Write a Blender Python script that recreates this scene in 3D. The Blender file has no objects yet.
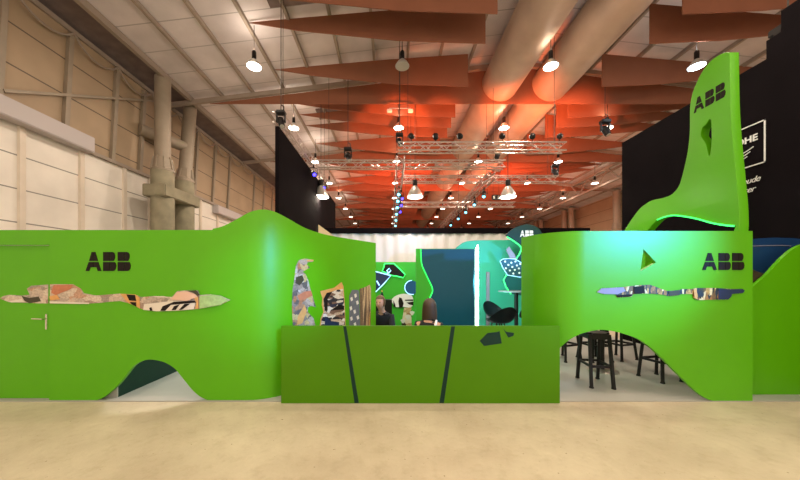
import bpy, bmesh, math, random
from mathutils import Vector, Matrix
random.seed(7)
S = bpy.context.scene
COL = S.collection
PI = math.pi
EYE = 1.59            # camera height; the hall's vanishing point sits at (390,278) in the 800x480 frame
FPX = 300.0
def at(px, py, Y):    # a point of the place from its pixel and its distance
    return Vector(((px-390)/FPX*Y, Y, EYE+(278-py)/FPX*Y))
def sl(c):
    c /= 255.0
    return c/12.92 if c <= .04045 else ((c+.055)/1.055)**2.4
def rgb(r, g, b): return (sl(r), sl(g), sl(b), 1)

# ------------------------------------------------------------------ materials
def nt(m): return m.node_tree.nodes, m.node_tree.links
def mat(name, c, rough=.6, metal=0, spec=.5, var=0, vscale=4, bump=0, bscale=40, emit=None, es=0, coat=0):
    m = bpy.data.materials.new(name); m.use_nodes = True
    N, L = nt(m); b = N['Principled BSDF']
    b.inputs['Base Color'].default_value = c
    b.inputs['Roughness'].default_value = rough
    b.inputs['Metallic'].default_value = metal
    b.inputs['Specular IOR Level'].default_value = spec
    b.inputs['Coat Weight'].default_value = coat
    tc = N.new('ShaderNodeTexCoord')
    if var:
        n = N.new('ShaderNodeTexNoise'); n.inputs['Scale'].default_value = vscale; n.inputs['Detail'].default_value = 5
        L.new(tc.outputs['Object'], n.inputs['Vector'])
        r = N.new('ShaderNodeValToRGB')
        r.color_ramp.elements[0].position = .3; r.color_ramp.elements[1].position = .7
        r.color_ramp.elements[0].color = tuple(x*(1-var) for x in c[:3])+(1,)
        r.color_ramp.elements[1].color = tuple(min(1, x*(1+var)) for x in c[:3])+(1,)
        L.new(n.outputs['Fac'], r.inputs['Fac']); L.new(r.outputs['Color'], b.inputs['Base Color'])
    if bump:
        n2 = N.new('ShaderNodeTexNoise'); n2.inputs['Scale'].default_value = bscale; n2.inputs['Detail'].default_value = 4
        L.new(tc.outputs['Object'], n2.inputs['Vector'])
        bp = N.new('ShaderNodeBump'); bp.inputs['Strength'].default_value = bump; bp.inputs['Distance'].default_value = .01
        L.new(n2.outputs['Fac'], bp.inputs['Height']); L.new(bp.outputs['Normal'], b.inputs['Normal'])
    if emit:
        b.inputs['Emission Color'].default_value = emit; b.inputs['Emission Strength'].default_value = es
    return m
def collage(name, pal, scale=9, rough=.5, stretch=(1, 1, 1), dist=.6):
    """a printed collage: irregular cells of the palette"""
    m = bpy.data.materials.new(name); m.use_nodes = True
    N, L = nt(m); b = N['Principled BSDF']; b.inputs['Roughness'].default_value = rough
    tc = N.new('ShaderNodeTexCoord'); mp = N.new('ShaderNodeMapping'); mp.inputs['Scale'].default_value = stretch
    nz = N.new('ShaderNodeTexNoise'); nz.inputs['Scale'].default_value = 6; nz.inputs['Detail'].default_value = 4
    mx = N.new('ShaderNodeMix'); mx.data_type = 'RGBA'; mx.blend_type = 'ADD'; mx.inputs[0].default_value = dist*.3
    L.new(tc.outputs['Object'], mp.inputs['Vector']); L.new(mp.outputs['Vector'], nz.inputs['Vector'])
    L.new(mp.outputs['Vector'], mx.inputs[6]); L.new(nz.outputs['Color'], mx.inputs[7])
    v = N.new('ShaderNodeTexVoronoi'); v.inputs['Scale'].default_value = scale
    L.new(mx.outputs[2], v.inputs['Vector'])
    sp = N.new('ShaderNodeSeparateColor'); L.new(v.outputs['Color'], sp.inputs[0])
    r = N.new('ShaderNodeValToRGB'); r.color_ramp.interpolation = 'CONSTANT'
    while len(r.color_ramp.elements) < len(pal): r.color_ramp.elements.new(.5)
    for i, c in enumerate(pal):
        r.color_ramp.elements[i].position = i/len(pal); r.color_ramp.elements[i].color = c
    L.new(sp.outputs[0], r.inputs['Fac'])
    n3 = N.new('ShaderNodeTexNoise'); n3.inputs['Scale'].default_value = 45
    L.new(tc.outputs['Object'], n3.inputs['Vector'])
    m2 = N.new('ShaderNodeMix'); m2.data_type = 'RGBA'; m2.blend_type = 'OVERLAY'; m2.inputs[0].default_value = .6
    L.new(r.outputs['Color'], m2.inputs[6]); L.new(n3.outputs['Fac'], m2.inputs[7])
    L.new(m2.outputs[2], b.inputs['Base Color'])
    return m
def panel_mat(name, c, gap, axis_scale, gapw=.02, rough=.6, var=.08):
    """wall cladding with dark horizontal joints every `gap` metres (Z) and optional vertical ones along Y"""
    m = mat(name, c, rough, var=var, vscale=1.2)
    N, L = nt(m); b = N['Principled BSDF']
    src = b.inputs['Base Color'].links[0].from_socket
    geo = N.new('ShaderNodeNewGeometry'); sx = N.new('ShaderNodeSeparateXYZ'); L.new(geo.outputs['Position'], sx.inputs[0])
    def joint(sock, period, off, w):
        a = N.new('ShaderNodeMath'); a.operation = 'SUBTRACT'; a.inputs[1].default_value = off; L.new(sock, a.inputs[0])
        d = N.new('ShaderNodeMath'); d.operation = 'DIVIDE'; d.inputs[1].default_value = period; L.new(a.outputs[0], d.inputs[0])
        f = N.new('ShaderNodeMath'); f.operation = 'FRACT'; L.new(d.outputs[0], f.inputs[0])
        g = N.new('ShaderNodeMath'); g.operation = 'LESS_THAN'; g.inputs[1].default_value = w/period; L.new(f.outputs[0], g.inputs[0])
        return g.outputs[0]
    last = None
    for ax, period, off in gap:
        j = joint(sx.outputs[ax], period, off, gapw)
        if last is None: last = j
        else:
            mm = N.new('ShaderNodeMath'); mm.operation = 'MAXIMUM'; L.new(last, mm.inputs[0]); L.new(j, mm.inputs[1]); last = mm.outputs[0]
    mx = N.new('ShaderNodeMix'); mx.data_type = 'RGBA'
    L.new(last, mx.inputs[0]); L.new(src, mx.inputs[6]); mx.inputs[7].default_value = tuple(x*axis_scale for x in c[:3])+(1,)
    L.new(mx.outputs[2], b.inputs['Base Color'])
    return m
def floor_mat():
    m = bpy.data.materials.new('worn_concrete'); m.use_nodes = True
    N, L = nt(m); b = N['Principled BSDF']
    geo = N.new('ShaderNodeTexCoord')
    n1 = N.new('ShaderNodeTexNoise'); n1.inputs['Scale'].default_value = .9; n1.inputs['Detail'].default_value = 8; n1.inputs['Roughness'].default_value = .62
    n2 = N.new('ShaderNodeTexNoise'); n2.inputs['Scale'].default_value = 7; n2.inputs['Detail'].default_value = 8; n2.inputs['Roughness'].default_value = .7
    n3 = N.new('ShaderNodeTexNoise'); n3.inputs['Scale'].default_value = 26; n3.inputs['Detail'].default_value = 3
    for n in (n1, n2, n3): L.new(geo.outputs['Object'], n.inputs['Vector'])
    r1 = N.new('ShaderNodeValToRGB')
    e = r1.color_ramp.elements; e[0].position = .34; e[0].color = (.44, .36, .255, 1); e[1].position = .66; e[1].color = (.61, .525, .385, 1)
    L.new(n1.outputs['Fac'], r1.inputs['Fac'])
    r2 = N.new('ShaderNodeValToRGB'); e = r2.color_ramp.elements
    e[0].position = .33; e[0].color = (.72, .68, .6, 1); e[1].position = .5; e[1].color = (1, 1, 1, 1)
    L.new(n2.outputs['Fac'], r2.inputs['Fac'])
    mx = N.new('ShaderNodeMix'); mx.data_type = 'RGBA'; mx.blend_type = 'MULTIPLY'; mx.inputs[0].default_value = .4
    L.new(r1.outputs['Color'], mx.inputs[6]); L.new(r2.outputs['Color'], mx.inputs[7])
    r3 = N.new('ShaderNodeValToRGB'); e = r3.color_ramp.elements            # small dark chips
    e[0].position = .24; e[0].color = (.35, .28, .2, 1); e[1].position = .3; e[1].color = (1, 1, 1, 1)
    L.new(n3.outputs['Fac'], r3.inputs['Fac'])
    m2 = N.new('ShaderNodeMix'); m2.data_type = 'RGBA'; m2.blend_type = 'MULTIPLY'; m2.inputs[0].default_value = 1
    L.new(mx.outputs[2], m2.inputs[6]); L.new(r3.outputs['Color'], m2.inputs[7])
    L.new(m2.outputs[2], b.inputs['Base Color'])
    b.inputs['Roughness'].default_value = .55; b.inputs['Specular IOR Level'].default_value = .25
    bp = N.new('ShaderNodeBump'); bp.inputs['Strength'].default_value = .35; bp.inputs['Distance'].default_value = .02
    L.new(n2.outputs['Fac'], bp.inputs['Height']); L.new(bp.outputs['Normal'], b.inputs['Normal'])
    return m
GREEN = (.095, .40, .0, 1)
M = dict(
    floor=floor_mat(),
    green=mat('green_paint', GREEN, .40, spec=.4, var=.03, vscale=2, bump=.03, bscale=300),
    green_c=mat('counter_green', (.072, .225, .0, 1), .45, spec=.2, var=.03, vscale=2, bump=.03, bscale=300),  # darker, yellower green for the counter
    green_t=mat('tube_lit_green', (.05, .42, .30, 1), .45, spec=.3),  # inner green with the tube light's cyan put into the colour
    green_in=mat('inner_green_paint', (.05, .42, .03, 1), .45, spec=.3),
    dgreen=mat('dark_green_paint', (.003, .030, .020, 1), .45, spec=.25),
    dteal=mat('dark_teal_gloss', (.006, .085, .15, 1), .32, spec=.25),
    teal=mat('teal_print', (.004, .075, .085, 1), .4),
    black=mat('black_print', (.012, .008, .007, 1), .6, spec=.2),
    blackw=mat('black_booth_cladding', (.007, .005, .0065, 1), .9, spec=.05, var=.2, vscale=1.5),
    blackm=mat('black_metal', (.012, .010, .010, 1), .45, spec=.25),
    rubber=mat('dark_rubber', (.01, .01, .01, 1), .8),
    white=mat('white_laminate', (.36, .35, .32, 1), .4, var=.05, vscale=2),
    whitep=mat('white_vinyl', (.8, .8, .8, 1), .5),
    housing=mat('pale_housing', (.50, .45, .46, 1), .6),
    fabric=mat('white_drape', (.80, .74, .72, 1), .9, bump=.2, bscale=60),
    cream=mat('cream_board', (.75, .56, .32, 1), .7),
    steel=mat('brushed_steel', (.55, .52, .46, 1), .3, metal=.9),
    truss=mat('aluminium_truss', (.52, .46, .44, 1), .32, metal=.85),
    lampm=mat('lamp_reflector', (.62, .6, .56, 1), .3, metal=.5),
    cable=mat('dark_cable', (.05, .035, .03, 1), .7),
    paint=mat('cream_steel_paint', (.31, .25, .19, 1), .55, var=.08, vscale=3),
    rafter=mat('pale_steel_paint', (.33, .265, .22, 1), .6, var=.06, vscale=3),
    post=mat('pale_post_paint', (.72, .63, .54, 1), .55, var=.06, vscale=3),
    shell=mat('dark_plastic_shell', (.012, .02, .028, 1), .4, spec=.3),
    concrete=mat('raw_concrete', (.27, .24, .165, 1), .85, var=.18, vscale=3, bump=.3),
    roofd=mat('dark_roof_sheet', (.17, .125, .12, 1), .8, var=.2, vscale=3),
    duct=mat('galvanised_duct', (.50, .36, .28, 1), .55, metal=.15, var=.08, vscale=2),
    ductd=mat('duct_seam', (.25, .17, .13, 1), .6, metal=.2),
    baffle=mat('brown_fabric', (.28, .105, .058, 1), .95, var=.06, vscale=1.5, bump=.1, bscale=90),
    blue=mat('blue_counter_paint', (.012, .05, .16, 1), .3, coat=.3),
    hair=mat('brown_hair', (.06, .03, .014, 1), .55, bump=.6, bscale=60),
    hair2=mat('light_brown_hair', (.15, .075, .03, 1), .55, bump=.6, bscale=60),
    skin=mat('skin', (.62, .32, .2, 1), .5),
    cloth=mat('black_clothing', (.012, .012, .015, 1), .85, bump=.2, bscale=80),
    cloth2=mat('navy_clothing', (.02, .022, .035, 1), .85),
    orange_edge=mat('orange_vinyl', (.75, .33, .06, 1), .5),
    navy=mat('navy_print', (.012, .03, .10, 1), .4),
    lilac=mat('lilac_board', (.27, .24, .34, 1), .5),
    handle=mat('steel_handle', (.75, .72, .62, 1), .25, metal=.9),
    led_w=mat('white_light_strip', (1, 1, 1, 1), emit=(.85, 1, .97, 1), es=9),
    led_g=mat('green_light_strip', (.1, 1, .3, 1), emit=(.02, 1, .11, 1), es=1.5),
    led_b=mat('blue_light_strip', (.5, .8, 1, 1), emit=(.25, .55, 1, 1), es=1.6),
    lens_c=mat('cyan_lens', (.2, .9, 1, 1), emit=(.15, .75, 1, 1), es=5),
    lens_b=mat('deep_blue_lens', (.05, .05, 1, 1), emit=(.06, .04, 1, 1), es=5),
    bulb=mat('warm_bulb', (1, 1, 1, 1), emit=(1, .90, .76, 1), es=11),
    bulb_f=mat('small_warm_bulb', (1, 1, 1, 1), emit=(1, .86, .68, 1), es=4),
    bulb_c=mat('cool_bulb', (1, 1, 1, 1), emit=(.72, .9, 1, 1), es=9),
    bulb_off=mat('unlit_bulb', (.5, .48, .44, 1), .2),
    lens_o=mat('orange_lens', (1, .4, .1, 1), emit=(1, .30, .05, 1), es=4),
)
M['wall_lo'] = panel_mat('pale_wall_panels', (.82, .765, .71, 1), [(2, .81, 4.54)], .32, .03)
M['wall_hi'] = panel_mat('tan_wall_panels', (.40, .29, .19, 1), [(2, .95, 6.61)], .3, .035)
M['roof'] = panel_mat('roof_sheets', (.66, .60, .62, 1), [(1, 1.0, .57)], .62, .035, var=.12)
M['col_l'] = collage('collage_warm', [rgb(190, 172, 155), rgb(160, 135, 120), rgb(205, 188, 170), rgb(150, 138, 125), rgb(185, 145, 120), rgb(178, 162, 148), rgb(200, 178, 160)], 8, stretch=(1, 1, 2.0))
M['col_b'] = collage('collage_bird', [rgb(150, 135, 125), rgb(165, 125, 95), rgb(190, 170, 120), rgb(95, 90, 88), rgb(175, 160, 148), rgb(135, 125, 118), rgb(170, 115, 80), rgb(190, 185, 180)], 13)
M['col_t'] = collage('collage_tiger', [rgb(215, 205, 195), rgb(35, 30, 40), rgb(195, 170, 150), rgb(225, 220, 215), rgb(120, 90, 75), rgb(30, 35, 60)], 9, stretch=(1, 1, 2.6))
M['col_r'] = collage('collage_gold', [rgb(190, 150, 80), rgb(45, 45, 35), rgb(110, 85, 50), rgb(225, 205, 150), rgb(60, 60, 50), rgb(160, 115, 60), rgb(35, 50, 60)], 14, stretch=(2.4, 1, .7))
M['col_w'] = collage('collage_wood', [rgb(150, 110, 70), rgb(190, 155, 110), rgb(95, 70, 45), rgb(120, 90, 60), rgb(175, 135, 85)], 22, stretch=(1.4, 1.4, .08), dist=.1)
M['col_s'] = collage('collage_beige', [rgb(200, 170, 130), rgb(225, 205, 170), rgb(60, 45, 35), rgb(170, 130, 90), rgb(235, 225, 205)], 9)
M['grey_spot'] = mat('grey_print', rgb(105, 105, 110), .5, var=.15, vscale=20)
M['brick'] = mat('brick_orange_print', rgb(190, 118, 85), .5, var=.12, vscale=20)
M['olive'] = mat('olive_print', rgb(62, 58, 38), .5)
M['pinkish'] = mat('blush_print', rgb(225, 185, 160), .5)
M['sand'] = mat('sand_print', rgb(215, 160, 95), .5, var=.1, vscale=20)
M['pale'] = mat('pale_print', rgb(225, 215, 200), .5)
M['paleg'] = mat('pale_green_print', rgb(165, 190, 120), .5, var=.18, vscale=25)

# ------------------------------------------------------------------ object helpers
ORG = {}
def link(o): COL.objects.link(o); return o
def tag(o, label=None, cat=None, group=None, kind=None):
    if label: o['label'] = label
    if cat: o['category'] = cat
    if group: o['group'] = group
    if kind: o['kind'] = kind
    return o
def thing(name, label, cat, loc=(0, 0, 0), group=None):
    o = link(bpy.data.objects.new(name, None)); o.location = loc; o.empty_display_size = .1
    ORG[o.name] = Vector(loc); return tag(o, label, cat, group)
def put(name, me, m, parent=None, loc=(0, 0, 0), sharp=35):
    """link a mesh written in place coordinates as one object"""
    org = ORG[parent.name] if parent else Vector(loc)
    me.transform(Matrix.Translation(-org))
    if sharp is not None:
        for p in me.polygons: p.use_smooth = True
        me.set_sharp_from_angle(angle=math.radians(sharp))
    o = link(bpy.data.objects.new(name, me)); me.name = name
    for mm in (m if isinstance(m, (list, tuple)) else [m]): me.materials.append(mm)
    if parent: o.parent = parent
    else: o.location = org
    ORG[o.name] = org
    return o
class MB:
    def __init__(s): s.bm = bmesh.new()
    def box(s, x0, x1, y0, y1, z0, z1, bevel=0):
        t = bmesh.new(); bmesh.ops.create_cube(t, size=1)
        bmesh.ops.scale(t, vec=(abs(x1-x0), abs(y1-y0), abs(z1-z0)), verts=t.verts)
        bmesh.ops.translate(t, vec=((x0+x1)/2, (y0+y1)/2, (z0+z1)/2), verts=t.verts)
        if bevel: bmesh.ops.bevel(t, geom=t.edges[:], offset=bevel, segments=2, affect='EDGES')
        return s.add(t)
    def add(s, t, mx=None):
        if mx is not None: bmesh.ops.transform(t, matrix=mx, verts=t.verts)
        me = bpy.data.meshes.new('tmp'); t.to_mesh(me); t.free(); s.bm.from_mesh(me); bpy.data.meshes.remove(me); return s
    def bar(s, a, b, w, h, bevel=0):
        """square bar from a to b, w across and h up"""
        a, b = Vector(a), Vector(b); d = b-a; t = bmesh.new(); bmesh.ops.create_cube(t, size=1)
        bmesh.ops.scale(t, vec=(w, d.length, h), verts=t.verts)
        if bevel: bmesh.ops.bevel(t, geom=t.edges[:], offset=bevel, segments=1, affect='EDGES')
        y = d.normalized(); x = y.cross(Vector((0, 0, 1)))
        if x.length < 1e-4: x = Vector((1, 0, 0))
        x.normalize(); z = x.cross(y)
        mx = Matrix((x, y, z)).transposed().to_4x4(); mx.translation = (a+b)/2
        return s.add(t, mx)
    def tube(s, pts, r, n=10, caps=True):
        """round tube through points; r is one radius or one per point"""
        pts = [Vector(p) for p in pts]; rs = r if isinstance(r, (list, tuple)) else [r]*len(pts)
        rings = []
        prev = None
        for i, p in enumerate(pts):
            d = (pts[min(i+1, len(pts)-1)]-pts[max(i-1, 0)]).normalized()
            u = prev if prev is not None else (Vector((0, 0, 1)) if abs(d.z) < .9 else Vector((1, 0, 0)))
            u = (u-d*u.dot(d)).normalized(); v = d.cross(u); prev = u
            rings.append([s.bm.verts.new(p+u*rs[i]*math.cos(2*PI*k/n)+v*rs[i]*math.sin(2*PI*k/n)) for k in range(n)])
        for a, b in zip(rings, rings[1:]):
            for k in range(n): s.bm.faces.new((a[k], a[(k+1) % n], b[(k+1) % n], b[k]))
        if caps:
            s.bm.faces.new(rings[0][::-1]); s.bm.faces.new(rings[-1])
        return s
    def lathe(s, prof, c, n=20, axis=None):
        """revolve (r,z) profile about a vertical axis through c"""
        c = Vector(c); rings = []
        for r, z in prof:
            rings.append([s.bm.verts.new(c+Vector((max(r, 1e-4)*math.cos(2*PI*k/n), max(r, 1e-4)*math.sin(2*PI*k/n), z))) for k in range(n)])
        for a, b in zip(rings, rings[1:]):
            for k in range(n): s.bm.faces.new((a[k], a[(k+1) % n], b[(k+1) % n], b[k]))
        if prof[0][0] > .001: s.bm.faces.new(rings[0][::-1])
        if prof[-1][0] > .001: s.bm.faces.new(rings[-1])
        return s
    def ell(s, c, r, n=16, rot=None):
        t = bmesh.new(); bmesh.ops.create_uvsphere(t, u_segments=n, v_segments=max(6, n*2//3), radius=1)
        bmesh.ops.scale(t, vec=r, verts=t.verts)
        mx = (rot.to_4x4() if rot else Matrix()); mx = Matrix.Translation(c) @ mx
        return s.add(t, mx)
    def mesh(s, name='m'):
        bmesh.ops.recalc_face_normals(s.bm, faces=s.bm.faces)
        me = bpy.data.meshes.new(name); s.bm.to_mesh(me); s.bm.free(); return me
    def put(s, name, m, parent=None, loc=(0, 0, 0), sharp=35): return put(name, s.mesh(name), m, parent, loc, sharp)
def spline(pts, n=6, closed=False):
    """Catmull-Rom through points"""
    P = [Vector(p).to_3d() for p in pts]; out = []; k = len(P)
    for i in range(k if closed else k-1):
        a, b, c, d = (P[(i-1) % k], P[i], P[(i+1) % k], P[(i+2) % k]) if closed else (P[max(i-1, 0)], P[i], P[i+1], P[min(i+2, k-1)])
        for j in range(n):
            t = j/n
            out.append(.5*((2*b)+(c-a)*t+(2*a-5*b+4*c-d)*t*t+(3*b-a-3*c+d)*t**3))
    if not closed: out.append(P[-1])
    return [(p.x, p.y) for p in out]
def slab(loops, th, fn, bev=0):
    """filled flat board from 2-D loops (the first is the outline, the rest holes), th thick; fn maps (u,v,w) to the place"""
    cu = bpy.data.curves.new('c', 'CURVE'); cu.dimensions = '2D'; cu.fill_mode = 'BOTH'; cu.extrude = th/2; cu.bevel_depth = bev; cu.offset = -bev
    for lp in loops:
        sp = cu.splines.new('POLY'); sp.points.add(len(lp)-1); sp.use_cyclic_u = True
        for p, (u, v) in zip(sp.points, lp): p.co = (u, v, 0, 1)
    o = bpy.data.objects.new('c', cu); COL.objects.link(o)
    me = bpy.data.meshes.new_from_object(o.evaluated_get(bpy.context.evaluated_depsgraph_get()))
    bpy.data.objects.remove(o); bpy.data.curves.remove(cu)
    bm = bmesh.new(); bm.from_mesh(me); bmesh.ops.remove_doubles(bm, verts=bm.verts, dist=1e-5)
    for v in bm.verts: v.co = fn(v.co.x, v.co.y, v.co.z)
    bmesh.ops.recalc_face_normals(bm, faces=bm.faces)
    bm.to_mesh(me); bm.free(); return me
def front(Y): return lambda u, v, w: Vector((u, Y+w, v))
def side(X): return lambda u, v, w: Vector((X+w, u, v))
def pxs(pts, Y): return [(at(x, y, Y).x, at(x, y, Y).z) for x, y in pts]
def slabs(list_of_loops, th, fn):
    bm = bmesh.new()
    for lp in list_of_loops:
        me = slab([lp], th, fn); bm.from_mesh(me); bpy.data.meshes.remove(me)
    me = bpy.data.meshes.new('s'); bm.to_mesh(me); bm.free(); return me
def clip(poly, x, keep_left):
    out = []; n = len(poly)
    ins = lambda p: (p[0] <= x) if keep_left else (p[0] >= x)
    for i in range(n):
        a, b = poly[i], poly[(i+1) % n]
        if ins(a): out.append(a)
        if ins(a) != ins(b):
            t = (x-a[0])/(b[0]-a[0]); out.append((x, a[1]+t*(b[1]-a[1])))
    return out
def text(body, size, fn, th=.004, shear=0, spacing=1, off=0, align='LEFT'):
    cu = bpy.data.curves.new('t', 'FONT'); cu.body = body; cu.size = size; cu.extrude = th/2; cu.shear = shear; cu.space_character = spacing; cu.offset = off; cu.align_x = align
    o = bpy.data.objects.new('t', cu); COL.objects.link(o)
    me = bpy.data.meshes.new_from_object(o.evaluated_get(bpy.context.evaluated_depsgraph_get()))
    bpy.data.objects.remove(o); bpy.data.curves.remove(cu)
    for v in me.vertices: v.co = fn(v.co.x, v.co.y, v.co.z)
    return me
def copy_tree(o, parent=None):
    c = o.copy(); COL.objects.link(c); c.parent = parent
    if parent is None: pass
    for ch in list(o.children): copy_tree(ch, c)
    return c
def lamp(name, kind, loc, energy, color=(1, 1, 1), parent=None, radius=.1, spot=None, aim=None, blend=.5, size=None):
    l = bpy.data.lights.new(name, kind); l.energy = energy; l.color = color
    if kind == 'SPOT': l.spot_size = spot; l.spot_blend = blend
    if kind == 'AREA': l.shape = 'DISK'; l.size = size or radius*2
    else: l.shadow_soft_size = radius
    o = link(bpy.data.objects.new(name, l)); o.location = loc
    if aim is not None: o.rotation_euler = (Vector(aim)-Vector(loc)).to_track_quat('-Z', 'Y').to_euler()
    return o
# ABB lettering, each letter four blocks on a 1-high grid
LA = [[(.22, .53), (.385, 1), (.485, 1), (.485, .53)], [(.515, .53), (.515, 1), (.615, 1), (.78, .53)],
      [(0, 0), (.195, .47), (.485, .47), (.485, .2), (.30, .2), (.225, 0)], [(.515, .2), (.515, .47), (.805, .47), (1, 0), (.775, 0), (.70, .2)]]
LB = [[(0, .53), (0, 1), (.42, 1), (.42, .53)], [(0, 0), (0, .47), (.42, .47), (.42, 0)],
      [(.45, .53), (.45, 1), (.60, 1), (.70, .95), (.755, .85), (.755, .70), (.70, .59), (.66, .53)],
      [(.45, 0), (.45, .47), (.74, .47), (.80, .40), (.83, .28), (.80, .13), (.72, .03), (.62, 0)]]
def abb(parent, u0, v0, h, wid, fn, m, th=.006, name='letter'):
    """three letters in a strip wid wide"""
    k = wid/(1.0+.12+.83+.10+.83)
    for lt, off in ((LA, 0), (LB, 1.12), (LB, 2.05)):
        put(name, slabs([[(u0+(off+x)*k, v0+y*h) for x, y in pc] for pc in lt], th, fn), m, parent)

# ------------------------------------------------------------------ the hall
WX, RX, RIDGE = -9.0, 19.0, 5.0           # walls and ridge of the hall
SLOPE, H0 = .12, EYE+7.05                 # roof rises from the eaves to the ridge
def roofz(x): return H0+SLOPE*((x-WX) if x <= RIDGE else (2*RIDGE-WX-x))
Y0, Y1 = -9.0, 66.0
b = MB(); b.box(WX-.3, RX+.3, Y0, Y1, -.2, 0); tag(b.put('floor', M['floor']), kind='structure')
b = MB(); b.box(WX-.25, WX, Y0, Y1, 0, EYE+3.76); wl = tag(b.put('wall_left', M['wall_lo']), kind='structure')
# upper cladding leans in a little towards the eaves
b = MB(); me = slab([[(WX-.25, 5.35), (WX-.02, 5.35), (WX+.16, H0-.15), (WX-.25, H0-.15)]], Y1-Y0, lambda u, v, w: Vector((u, (Y0+Y1)/2+w, v)))
o = put('upper_cladding', me, M['wall_hi'], wl)
def lean(z): return WX-.02+.18*(z-5.35)/(H0-5.5)
for y in (4.4, 5.85, 7.3, 8.72, 10.13, 11.2, 14.2, 15.6, 17, 20, 21.5, 23, 26, 28, 30):
    MB().box(WX-.01, WX+.07, y-.06, y+.06, 0, 5.38).put('panel_post', M['post'], wl)
    zt = H0-.35
    MB().bar((lean(5.4)+.05, y-.45, 5.4), (lean(zt)+.05, y-.45, zt), .12, .1).put('upper_post', M['paint'], wl)
MB().box(WX-.01, WX+.1, 8.84, Y1, 5.30, 5.40).put('cap_rail', M['rafter'], wl)
MB().bar((lean(5.9)+.09, 6.9, 5.9), (lean(8.2)+.06, 11.3, 8.25), .07, .07).put('diagonal_brace', M['paint'], wl)
b = MB(); b.box(WX, WX+.32, Y0, 8.84, EYE+3.68, EYE+4.12, .02); tag(b.put('shutter_housing', M['housing'], loc=(WX+.16, 8, EYE+3.68)), 'long pale shutter housing running along the top of the white wall panels', 'housing')
b = MB(); b.box(WX, WX+.3, 15.2, 21, EYE+3.3, EYE+3.7, .02); tag(b.put('shutter_housing', M['housing'], loc=(WX+.16, 18, EYE+3.3)), 'short pale shutter housing beyond the concrete columns', 'housing')
b = MB(); b.box(RX, RX+.25, Y0, Y1, 0, H0); tag(b.put('wall_right', M['wall_hi']), kind='structure')
b = MB(); b.box(WX, RX, Y1, Y1+.25, 0, roofz(RIDGE)); tag(b.put('wall_back', M['wall_hi']), kind='structure')
me = slab([[(WX+1.1, roofz(WX+1.1)), (RIDGE, roofz(RIDGE)), (RX, H0), (RX, H0+.15), (RIDGE, roofz(RIDGE)+.15), (WX+1.1, roofz(WX+1.1)+.15)]], Y1-Y0, lambda u, v, w: Vector((u, (Y0+Y1)/2+w, v)))
roof = tag(put('ceiling', me, M['roof']), kind='structure')
me = slab([[(WX-.25, H0-.02), (WX+1.1, roofz(WX+1.1)-.02), (WX+1.1, roofz(WX+1.1)+.15), (WX-.25, H0+.15)]], Y1-Y0, lambda u, v, w: Vector((u, (Y0+Y1)/2+w, v)))
put('gutter_sheet', me, M['roofd'], roof)
for y in (8.1, 14.1, 20.1, 26.1):
    for x in (-3.4,):
        b = MB(); xa, xb = x, x+1.85
        me = slab([[(xa, roofz(xa)-.06), (xb, roofz(xb)-.06), (xb, roofz(xb)-.01), (xa, roofz(xa)-.01)]], .85, lambda u, v, w, y=y: Vector((u, y+w, v)))
        put('roof_vent', me, M['roofd'], roof)
# purlins run with the hall, rafters across it
n = 0
for x in [WX+1.1+1.22*k for k in range(22)]:
    if x > RX-.4 or abs(x-RIDGE) < .4: continue
    n += 1; w = .13 if n == 1 else .085
    MB().box(x-w/2, x+w/2, Y0, Y1, roofz(x)-(.2 if n == 1 else .13), roofz(x)-.005).put('purlin', M['rafter'], roof)
for y in (6, 12, 18, 24, 30, 36, 42, 48, 54):
    b = MB()
    for xa, xb in ((WX+.1, RIDGE), (RIDGE, RX-.1)):
        b.bar((xa, y-.06, roofz(xa)-.2), (xb, y-.06, roofz(xb)-.2), .12, .16)
    b.put('rafter', M['rafter'], roof)
# eaves truss along the left wall: chord with bowed braces; and a lattice along the right side
b = MB()
b.bar((WX+.16, Y0, H0-.2), (WX+.16, Y1, H0-.2), .13, .13)
b.put('eaves_chord', M['rafter'], roof)
for k in range(14):
    y = 5.6+1.35*k
    pts = [(WX+.26, y+1.35*t, H0-.28-.36*math.sin(PI*t)**.7) for t in [i/8 for i in range(9)]]
    MB().tube(pts, .028, 6).put('eaves_brace', M['rafter'], roof)
for X in (14.5,):
    b = MB(); zt, zb = roofz(X)-.25, roofz(X)-1.25
    b.bar((X, 6, zt), (X, Y1, zt), .14, .14); b.bar((X, 6, zb), (X, Y1, zb), .14, .14)
    for k in range(30):
        y = 6+2*k; b.bar((X, y, zt), (X, y+1, zb), .07, .07); b.bar((X, y+1, zb), (X, y+2, zt), .07, .07)
    b.put('roof_lattice', M['rafter'], roof)

# columns
def column(X, Y, lean_x, label, group=None, s=1, lean_y=0, hb=5.5):
    t = tag(thing('column', label, 'column', (X, Y, 0), group), kind='thing')
    b = MB(); b.lathe([(.39*s, 0), (.39*s, hb-.05), (.37*s, hb)], (X, Y, 0), 24); b.put('concrete_base', M['concrete'], t)
    top = roofz(X)-.1; f = .5/(top-hb)
    b = MB(); b.tube([(X, Y, hb), (X+lean_x, Y+lean_y, top)], .27*s, 20); sh = b.put('steel_shaft', M['paint'], t)
    b = MB(); b.tube([(X, Y, hb), (X, Y, hb+.06), (X+lean_x*f*.2, Y+lean_y*f*.2, hb+.09), (X+lean_x*f, Y+lean_y*f, hb+.46)], [.39*s, .39*s, .35*s, .285*s], 20)
    for k in range(8):
        a = 2*PI*k/8; c, sn = math.cos(a), math.sin(a)
        b.bar((X+.37*s*c, Y+.37*s*sn, hb+.06), (X+lean_x*f+.28*s*c, Y+lean_y*f+.28*s*sn, hb+.5), .03, .06)
    b.put('gusset_collar', M['paint'], t)
    return t
column(-8.03, 10.6, 0, 'nearest concrete column with a pale steel shaft by the left wall', s=.9, hb=5.34)
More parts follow.
